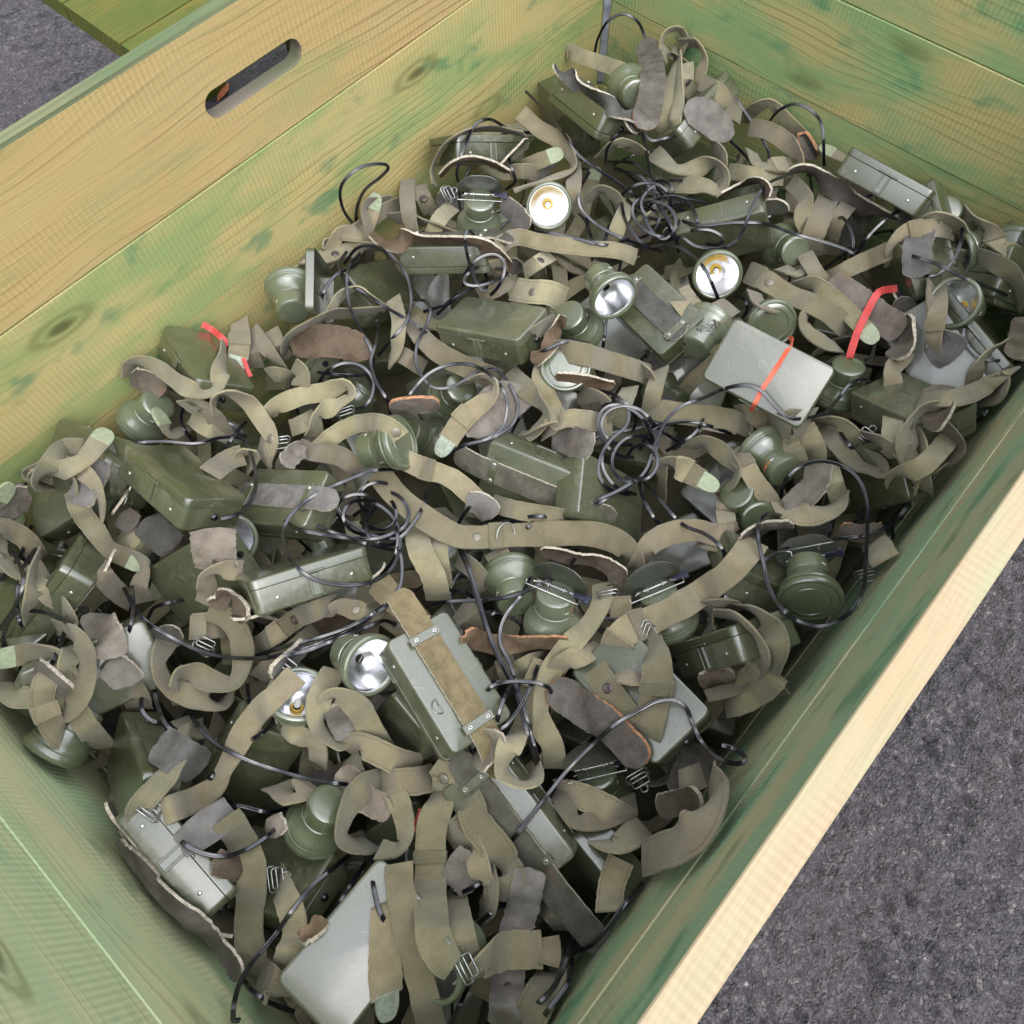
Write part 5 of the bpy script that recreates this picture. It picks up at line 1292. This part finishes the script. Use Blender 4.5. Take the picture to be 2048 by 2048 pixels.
 (strap, 'd2 640,1600,30 760,1470,60 880,1390,30 1000,1370,0 1190,1370,0 w=36 e1', 'wide strap looped level over the bottom grey pad'),
 (strap, 'd2 1250,1270,5 1260,1370,5 1240,1490,5 e w=22', 'narrow upright keeper right of the bottom grey pad'),
):
    f(sp, lab)

# ================================================================ WIRE BUCKLES
for t, x, y, a, k, lab in (
 ('d1', 1090, 840, -15, 'hook', 'double wire buckle joining two straps at the lower left'),
 ('d2', 600, 1520, -35, 'double', 'double wire buckle at the foot of the long hanging strap'),
 ('c2', 1690, 620, 80, 'hook', 'wire hook right of the central bell lamp'),
 ('c2', 920, 170, 15, 'ring', 'wire ring round the main wide strap'),
 ('b3', 1700, 1370, -50, 'hook', 'small wire chain link below the tin at the right edge'),
 ('b1', 1150, 1390, 80, 'hook', 'small wire hook below the domed snap on the left'),
 ('b1', 1640, 1170, 70, 'hook', 'wire buckle at the sharp strap fold left of centre'),
 ('c3', 30, 900, 20, 'hook', 'wire hook under the diagonal strap'),
 ('c3', 1700, 460, 70, 'hook', 'wire hook beside the near wall and the largest bell lamp'),
 ('c1', 570, 1020, -60, 'double', 'wire buckle inside the big knotted strap'),
 ('b3', 500, 530, 60, 'double', 'wire clip at the left end of the orange banded tin'),
 ('a2', 470, 1470, -30, 'hook', 'wire hook left of the hanging lamp'),
 ('d1', 150, 330, -50, 'double', 'wire clasp above the pale glossy tin'),
 ('c1', 1180, 1180, -50, 'double', 'wire buckle beside the yellow bulb lamp'),
 ('d3', -20, 60, 60, 'hook', 'wire hook at the end of the large suede pad')):
    buckle(t, x, y, a, lab, 26, k)

# ================================================================ RUBBER BANDS
def band(spec, mt, lab, w_):
    P, o_ = parse(spec); KN[0] += 1
    pts, tl = drape(P, .0012, .001, sink=(0, 0), sm=1)
    ob = ribbon('rubber_band', pts, frames(pts, tl, KN[0], 2), w_, .0012, [M[mt]], None, None, 0, 2, True, KN[0])
    tag(ob, lab, 'rubber band')
band('b3 1120,615,0 1150,640,0 1075,770,40 1000,890,5 920,1010,0 860,1130,0 835,1165,0', 'orange', 'orange rubber band around the large smooth tin', .0060)
band('b3 1940,245,0 1830,260,0 1780,300,5 1700,450,5 1640,580,5 1600,700,5 1580,770,30', 'red', 'wide red band at the right edge of the heap', .0105)
band('b1 560,515,0 640,560,0 700,610,0 760,670,10', 'red', 'red band across the corner of the leftmost ridged tin', .009)
band('b1 870,770,0 900,850,0 925,910,0', 'red', 'red band end hanging beside the bare metal tip', .006)
band('d2 290,310,0,-28 270,380,5,-28 220,470,0,-28', 'red', 'scrap of red band deep behind the hanging straps', .009)

# ================================================================ CABLES, lowest first
for sp, lab in (
 ('a2 1590,395 1615,290 1690,160,0,20 1810,105,0,30 1920,170,0,20 1975,300 e1', 'cable arching up in front of the zinc corner strip'),
 ('a3 960,945 1040,840,0,20 1170,785,0,35 1300,840,0,35 1375,960,0,20 1390,1250', 'cable making a tall arch against the short wall'),
 ('a1 1720,1720 1620,1570,0,10 1610,1400,0,25 1740,1270,0,35 1900,1235,0,35 1965,1265,0,30 1900,1340,0,25 1790,1430,0,15 1730,1560,0,5 1720,1720', 'cable looping up against the long wall'),
 ('a2 920,965 800,900,0,5 690,940,0,5 630,1060 575,1200 550,1330 600,1460', 'thick pair of cables hanging over the upper lamp'),
 ('a2 900,1120 940,1180 970,1290 990,1370 920,1430', 'cable dropping behind the hanging lamp hinge'),
 ('a2 1070,690 1200,820 1350,1000 1450,1150 1600,1270 1800,1400 1990,1560', 'cable running diagonally from the corner tin to the cable knot'),
 ('a2 1940,1010 1780,1010,0,5 1690,1110,0,5 1670,1230', 'short cable arch left of the small pale tin end'),
 ('a2 1550,1300 1480,1430 1480,1560 1600,1690 1800,1800 1960,1850', 'cable bowing round right of the yellow ringed lamp'),
 ('a2 1060,1740 1250,1760 1450,1800 1640,1835 1700,1700', 'cable lying flat under the yellow ringed lamp'),
 ('a2 1790,1520 1830,1680 1950,1840 2100,1900', 'cable hanging over the pale strap at the cable knot'),
 ('a2 1530,1640 1550,1800 1700,1850 1850,1800', 'cable hooking below the cable knot'),
 ('a3 -260,1240 -100,1300 40,1380 130,1500 190,1620 250,1800', 'first strand through the cable knot'),
 ('a3 -240,1220 -60,1230 80,1330 220,1470 380,1560 430,1650 440,1780 390,1850', 'second strand through the cable knot'),
 ('a3 -200,1280 0,1330 90,1450 140,1560 200,1640 260,1760 290,1900', 'third strand through the cable knot'),
 ('a3 40,1100 70,1260 110,1380 180,1480 280,1560 340,1600', 'fourth strand through the cable knot'),
 ('a3 380,1030,0,3 250,1030,0,3 90,1060 20,1000 60,1180', 'cable wound on the small pale tin end'),
 ('a3 -100,1500 20,1620 100,1760 200,1800 300,1660 260,1560', 'fifth strand curling in the cable knot'),
 ('a3 260,1750 400,1735 540,1740 630,1800 570,1850 430,1810', 'flat hairpin of cable on the grey green ridged tin'),
 ('a3 240,1640 450,1700 700,1680 950,1690 1150,1760 1400,1830 1600,1910 1680,2050', 'long cable from the knot to the right photo edge'),
 ('a3 1110,1320 960,1390 860,1530 800,1680 740,1800 620,1870 430,1860 300,1790 150,1840', 'cable swinging down over the grey green ridged tin'),
 ('a3 0,1880 150,1850 300,1870 430,1960 500,2050 560,2180 610,2300', 'cable falling into the white mirror lamp'),
 ('a3 1450,1700 1520,1640 1580,1720 1610,1850 1580,2000', 'cable ending in a coiled plug near the short wall'),
 ('a3 1610,1960 1720,1790 1850,1660 2000,1560', 'cable rising to the right photo edge'),
 ('a1 1650,1900 1590,2000 1650,2120 1800,2220 1950,2320 2120,2420 2230,2500 2320,2580', 'cable coming down from the long wall to the clean olive tin'),
 ('b1 1455,430 1470,290 1560,150 1700,80 1760,20', 'cable climbing behind the upright tin'),
 ('a2 -300,1990 -200,1870,0,3 -60,1860,0,3 60,1930 160,2060 200,2200 200,2330 160,2440 60,2560 -40,2680', 'big cable curve left of centre near the long wall'),
 ('b1 1750,-20 1670,80 1650,200 1680,400 1790,620 1850,760 1830,920', 'straight falling cable over the brown brow pad'),
 ('b2 210,330 310,340 350,420 310,540 250,660 240,790 280,900 370,990 500,990 620,930 740,850 860,870 960,990 1010,1140 960,1280 800,1380 650,1430 600,1560', 'cable forming the right side of the central figure eight'),
 ('b2 110,1180 220,1010 350,880 500,820 650,820 780,880 880,980 930,1100 900,1280 780,1380 600,1430 450,1520', 'cable forming the left side of the central figure eight'),
 ('b2 -40,500 -60,650 -100,800 -60,950 20,1080 50,1190', 'cable left of the central figure eight'),
 ('b2 400,440 550,310 680,240 800,170', 'short cable between two upper olive tins'),
 ('b2 300,420 450,370 560,290', 'short cable behind the open latch'),
 ('b1 1430,990 1490,880 1620,810 1760,830 1850,940 1830,1080 1750,1150 1630,1150', 'cable ring below the brown brow pad'),
 ('b1 1370,870 1550,890 1730,900 1850,880', 'level cable across the cable ring on the left'),
 ('b1 -60,1420 250,1400 500,1415 700,1370 850,1375 920,1470 960,1620 960,1760 900,1890 800,1960 700,1985 e1', 'cable lying on the large left tin and entering its end'),
 ('b1 420,1150 400,1230 440,1330 510,1420', 'cable left of the crumpled straps'),
 ('b1 890,1250 820,1330 740,1440 690,1520', 'cable under the wide bending strap on the left'),
 ('b1 1230,960 1240,1040 1290,1200', 'cable behind the folded clasp, left of centre'),
 ('b1 2060,1610 1850,1620 1660,1690 1450,1780 1300,1880 1200,2000 1170,2120 1230,2300 1390,2430 1590,2480 1800,2470 1960,2390 2040,2250 2050,2090 1980,1950 1850,1870 1700,1960', 'large cable ring around the long grey green tin'),
 ('b1 1640,1700 1580,1850 1640,1990 1830,2100 2030,2130 2150,2020 2230,1880 2250,1780', 'second cable ring above the long grey green tin'),
 ('b1 1180,1990 1280,2060 1450,2100 1650,2130 1830,2180 2000,2220', 'cable crossing inside the large cable ring'),
 ('b1 1850,1900 1800,2000 1820,2120 1950,2180 2080,2150', 'inner small coil of the cable rings'),
 ('b3 60,1230 180,1330 300,1410', 'short cable under the broad level strap'),
 ('b2 1600,1010 1740,1050,0,4 1840,1150,0,4 1830,1280 1720,1380 1640,1500 1620,1640 1700,1760 1850,1800', 'black cable curling round the short bent straps'),
 ('b2 1720,1370 1650,1500 1660,1620 1750,1740 1900,1800', 'cable beside the riveted plate right of centre'),
 ('b2 1300,940 1380,990 1470,1030', 'pale cable below the broad band'),
 ('b2 1110,840 1140,760 1300,670 1420,640 1540,660', 'pair of cables behind the domed lamp'),
 ('b2 1180,630,0,3 1230,600 1290,640', 'cable leaving the clean olive tin'),
 ('b3 0,1680 90,1540 130,1400 70,1290 0,1200', 'cable strand left of the broad level strap'),
 ('b3 0,1460 60,1350 200,1270 380,1250 550,1290 690,1345', 'cable looping over the broad level strap'),
 ('b3 450,1140 475,1230 410,1340 290,1420 200,1470', 'cable hooking down over the broad level strap'),
 ('b3 700,300 780,320 810,400 770,470', 'cable pair behind the dull snap'),
 ('c3 230,-20 330,100 480,160 590,240 640,330 600,410', 'cable curving over the diagonal strap top'),
 ('b3 20,1700 110,1790 200,1900 290,2000 380,2080', 'cable running down right of the green tipped strap'),
 ('b3 -10,1690 20,1820 110,1980 210,2080', 'second cable running down right of the green tipped strap'),
 ('b3 1290,980,0 1300,1100', 'stub'),
 ('b3 -420,1930 -250,1830 -60,1720 40,1620 90,1500 130,1380 200,1240 320,1130 480,1070 640,1000,0,6 800,975,0,8 920,1020,0,6 1010,1120,0,3 1120,1220 1270,1220 1400,1180 1500,1070 1580,970 1680,930 1780,970', 'long cable arching over the orange banded tin'),
 ('b3 1480,1280 1560,1400 1640,1500 1680,1560', 'cable crossing the straps near the right edge'),
 ('b2 1990,1600 1900,1690 1750,1780 1600,1850 1500,1930', 'cable passing over the end of the leather belt, centre'),
 ('c2 960,75 1100,35 1250,40 1370,80', 'cable arch above the main wide strap'),
 ('c2 1420,50 1520,0 1620,-70', 'short cable over the belt end, centre'),
 ('c2 1200,0 1070,130 960,200', 'short cable under the main wide strap'),
 ('c2 560,90 600,20 650,-60 600,-180', 'bunch of cables above the main wide strap'),
 ('c2 20,-20 90,120 100,260 60,380 -20,470', 'cable at the right of the cable rings'),
 ('c2 60,150 130,350 120,560 30,680 -60,740', 'cable falling towards the mottled belt'),
 ('c2 -580,60 -450,130 -250,190 -60,200 100,140 200,40', 'cable across the long grey green tin end'),
 ('c2 500,590 600,610 690,650', 'short cable left of the long falling cables'),
 ('c2 970,330 1090,410 1190,500', 'short bluish cable left of the central bell lamp'),
 ('c2 320,720 450,680 700,665 950,640,0,5 1150,560,0,8 1350,450,0,6 1430,370 1455,280', 'cable stretched across the central bell lamp'),
 ('c2 1110,470 1040,620 930,760 880,880 880,1000 940,1120 990,1260 1020,1400 1070,1600 1140,1900', 'right hand of the long falling cables'),
 ('c2 550,240 640,450 700,650 760,850 820,1010 900,1180 980,1320 1030,1480 1090,1700 1170,1950', 'left hand of the long falling cables'),
 ('c2 570,250 655,460 715,660 775,860 840,1030 930,1200 1000,1330 1060,1500 1120,1720 1190,1950', 'middle one of the long falling cables'),
 ('c1 -40,560 90,780 250,900 450,1010 650,1080 900,1105 1150,1080 1450,990 1700,880 1960,700 2080,600', 'lowest of the long cables sweeping over the big knotted strap'),
 ('c1 960,1085 1200,1010 1500,930 1720,840 1900,730 2000,640', 'middle of the long cables left of the pale belted tin'),
 ('c1 1000,1110 1300,1060 1600,950 1800,870 1930,820 2020,850', 'upper right of the long cables ending at the pale belted tin'),
 ('c1 30,560 40,700 20,860 -30,980', 'cable hanging at the left photo edge'),
 ('c1 150,1310 100,1420 120,1520 220,1590 390,1605', 'outer of two cables curving at the left photo edge'),
 ('c1 200,1350 235,1500 300,1620 400,1690', 'inner of two cables curving at the left photo edge'),
 ('c1 1110,1540 1060,1630 960,1700 850,1750', 'cable below the yellow bulb lamp'),
 ('c1 490,655 330,680 200,720 150,800', 'thin cable left of the knotted strap'),
 ('c1 900,1300 910,1400 910,1500', 'short cable right of the knotted strap'),
 ('d1 -20,150 60,200 200,230', 'stub cable'),
 ('c1 450,1470 530,1620 680,1760 900,1870 1100,1940 1350,2010 1600,2050 1720,2060', 'long cable slanting from the knotted strap to the lower centre'),
 ('d1 690,160 770,260 900,300 1050,330 1200,310', 'cable dipping over the dark tin left of the bell lamp'),
 ('d1 560,200 640,60 740,-60', 'cable behind the left straps'),
 ('d1 320,430 400,550 540,635 720,665 880,620 1030,530 1190,390', 'cable sagging over the stitched strap, lower left'),
 ('d1 1660,660 1560,750 1400,880 1250,1060 1100,1270 950,1450 850,1610 800,1780 790,1960', 'long cable falling from the bell lamp to the bottom left'),
 ('d1 870,1600 950,1690 1090,1780 1250,1840', 'cable along the foot of the near left wall'),
 ('d1 1790,720 1680,880 1600,1010 1500,1140', 'cable between the dark tin and the large pale tin'),
 ('d1 1840,700 1850,880 1890,1060 1960,1200 2010,1300', 'cable lying on the large pale tin'),
 ('d2 520,950 610,930 720,870 810,760', 'upper cable piece behind the folded straps'),
 ('d2 710,1180 800,1100 930,1020', 'lower cable piece behind the folded straps'),
 ('c2 1180,2500 1270,2350 1350,2240 1450,2120 1550,1980 1700,1830 1850,1720 2000,1640', 'stub thick'),
 ('c2 900,2560 1100,2310 1260,2100,0,5 1400,1930,0,8 1560,1770,0,8 1750,1600,0,8 1940,1490,0,6 2060,1430,0,6 2190,1420,0,6 2280,1480,0,4 2330,1600 2400,1740 2510,1850 2640,1900 2720,1880 2710,1830 2620,1780 2550,1760 e1', 'long cable running over the suede pad to a loop at the near wall'),
 ('d2 1410,1390 1560,1340 1700,1190 1800,1050 1950,870', 'cable lying along the foot of the near wall'),
 ('d2 1400,1230 1380,1430 1300,1620 1180,1760 1040,1870', 'left of two cables at the bottom right of the heap'),
 ('d2 1420,1440 1400,1600 1260,1800 1130,1970', 'right of two cables at the bottom right of the heap'),
 ('d2 650,1610 570,1790 480,1970', 'cable dropping from the wire buckle at the bottom'),
 ('c3 830,385 960,350 1090,280 1280,225,0,5 1500,200,0,5 1700,175,0,5 1850,120 1980,40', 'cable crossing above the largest bell lamp'),
 ('c3 1560,120 1650,50 1690,-30', 'short cable at the top of the big cable loop'),
 ('c3 1080,30 960,15,0,4 895,90,0,8 895,220,0,8 935,400,0,8 970,560,0,8 1060,720,0,8 1190,820,0,8 1350,862,0,10 1500,815,0,10 1620,720,0,10 1690,560,0,10 1705,350,0,10 1715,100,0,8 1710,-100,0,6 1640,-260,0,6 1520,-350,0,6 1350,-385,0,6 1190,-330,0,6 1090,-220,0,4 1060,-100', 'big oval cable loop around the largest bell lamp'),
):
    if not lab.startswith('stub'): cable(sp, lab)
# more turns of the densest cable tangles; nothing tells one turn from the next
for t, cx, cy, rx, ry, n, lab, grp in (('a3', 130, 1560, 210, 190, 7, 'black cable turn inside the dense knot of cables above the white mirror lamp', 'turns of the cable knot'),
        ('b1', 1840, 1960, 210, 190, 5, 'black cable turn among the rings above the long grey green tin', 'turns of the cable rings'),
        ('b2', 1840, 1400, 170, 260, 5, 'black cable turn in the tangle left of the tipped strap', 'turns of the middle tangle'),
        ('b2', 600, 120, 260, 120, 3, 'black cable turn in the dark gap behind the clean olive tin', 'turns behind the clean tin'),
        ('c2', 1050, 1500, 70, 420, 2, 'black cable turn beside the long falling cables', 'turns by the falling cables')):
    for k in range(n):
        a0 = rnd.uniform(0, 6.28); sp_ = rnd.uniform(3.2, 5.6); q = []
        ex, ey = rnd.uniform(-.75, .75), rnd.uniform(-.7, .7); kx, ky = rnd.uniform(.45, 1.1), rnd.uniform(.45, 1.1); ro = rnd.uniform(0, 3.14)
        for j in range(9):
            a = a0 + sp_ * j / 8; g_ = 1 + .35 * (j / 8 - .5); x_, y_ = cos(a) * rx * kx * g_, sin(a) * ry * ky * g_
            q.append('%d,%d' % (cx + ex * rx + x_ * cos(ro) - y_ * sin(ro), cy + ey * ry + x_ * sin(ro) + y_ * cos(ro)))
        cable(t + ' ' + ' '.join(q), lab, grp)

# ================================================================ LABELS FOR THE LOOK-ALIKES, by their nearest landmark
MARKS = [('a3', 100, 500, 'the upright suede pad'), ('a2', 1500, 800, 'the corner tin'), ('a2', 1245, 1560, 'the yellow ringed lamp'), ('a2', 720, 1650, 'the lamp hanging mouth down'),
 ('a3', 300, 1600, 'the knot of cables'), ('a3', 750, 1700, 'the ridged grey green tin'), ('a3', 1750, 1400, 'the shiny tin at the short wall'), ('a3', 1000, 1150, 'the broad loop by the short wall'),
 ('b1', 450, 750, 'the ridged tin on the left'), ('b1', 1260, 300, 'the lamp standing at the long wall'), ('b1', 1500, 700, 'the brown brow pad'), ('b1', 450, 1700, 'the large left tin'),
 ('b1', 1200, 1850, 'the belted left tin'), ('b1', 2075, 1400, 'the slotted round cover'), ('b1', 100, 1200, 'the leftmost lamp'), ('b2', 300, 30, 'the tin with the open latch'),
 ('b2', 900, 520, 'the clean olive tin'), ('b2', 1700, 250, 'the lamp with a glaring back'), ('b2', 850, 1200, 'the central suede pad'), ('b2', 1150, 1650, 'the pale green belted tin'),
 ('b3', 130, 400, 'the leather flap tin'), ('b3', 585, 150, 'the white mirror lamp'), ('b3', 950, 850, 'the orange banded tin'), ('b3', 1680, 500, 'the red band'), ('b3', 1000, 1540, 'the sideways lamp'),
 ('b3', 1400, 1800, 'the torn cream edged pad'), ('c1', 400, 500, 'the tin under the grey tab'), ('c1', 1350, 540, 'the ringed long tin'), ('c1', 650, 1150, 'the big knotted strap'), ('c1', 1290, 1380, 'the yellow bulb lamp'),
 ('c1', 1830, 1160, 'the lamp facing the belted tin'), ('c2', 500, 1290, 'the pale belted tin'), ('c2', 1265, 750, 'the central bell lamp'), ('c2', 1000, 170, 'the main wide strap'), ('c2', 1600, 1560, 'the large suede brow pad'),
 ('c3', 1330, 580, 'the largest bell lamp'), ('c3', 530, 1030, 'the ringed grey tin'), ('c3', 300, 1500, 'the large flat tin'), ('d1', 350, 850, 'the pale glossy tin'), ('d1', 1450, 400, 'the lower left bell lamp'),
 ('d1', 1700, 1400, 'the large pale tin'), ('d1', 1050, 1100, 'the stitched strap'), ('d2', 1100, 500, 'the pointed leather belt'), ('d2', 1000, 1300, 'the bottom grey pad'), ('d2', 350, 900, 'the long hanging strap'), ('d3', 300, 550, 'the canvas strap')]
MK = [(pix(t, x, y), s) for t, x, y, s in MARKS]
def centre(o):
    ps = [o.matrix_world @ Vector(c) for c in o.bound_box] if o.data else [o.matrix_world.translation]
    return toscreen(sum(ps, Vector()) / len(ps))
bpy.context.view_layer.update()
STEM = {'tins buried in the lower layer': 'olive tin sunk deep', 'straps in the lower layer': 'khaki strap sunk deep', 'pads in the lower layer': 'leather pad sunk deep', 'headlamps buried in the lower layer': 'headlamp sunk deep',
 'cables in the lower layer': 'black cable sunk deep', 'tins beyond the side edges': 'outlying olive tin', 'headlamps beyond the side edges': 'outlying headlamp', 'straps beyond the side edges': 'outlying khaki strap',
 'pads beyond the side edges': 'outlying leather pad', 'cables beyond the side edges': 'outlying black cable'}
seen = {}
for o in [q for q in bpy.data.objects if q.get('group') in STEM]:
    x, y = centre(o); best = sorted(((x - a[0]) ** 2 + (y - a[1]) ** 2, a, s) for a, s in MK)[:3]
    for k, (dd, a, s) in enumerate(best):
        dx, dy = x - a[0], y - a[1]; an = math.degrees(math.atan2(-dy, dx)) % 360
        side = ('right of', 'upper right of', 'above', 'upper left of', 'left of', 'lower left of', 'below', 'lower right of')[int((an + 22.5) // 45) % 8]
        far = '' if sqrt(dd) < 75 else ('well ' if sqrt(dd) < 150 else 'far ')
        lab = '%s %s%s %s' % (STEM[o['group']], far, side, s)
        if lab not in seen: break
    seen[lab] = 1; o['label'] = lab
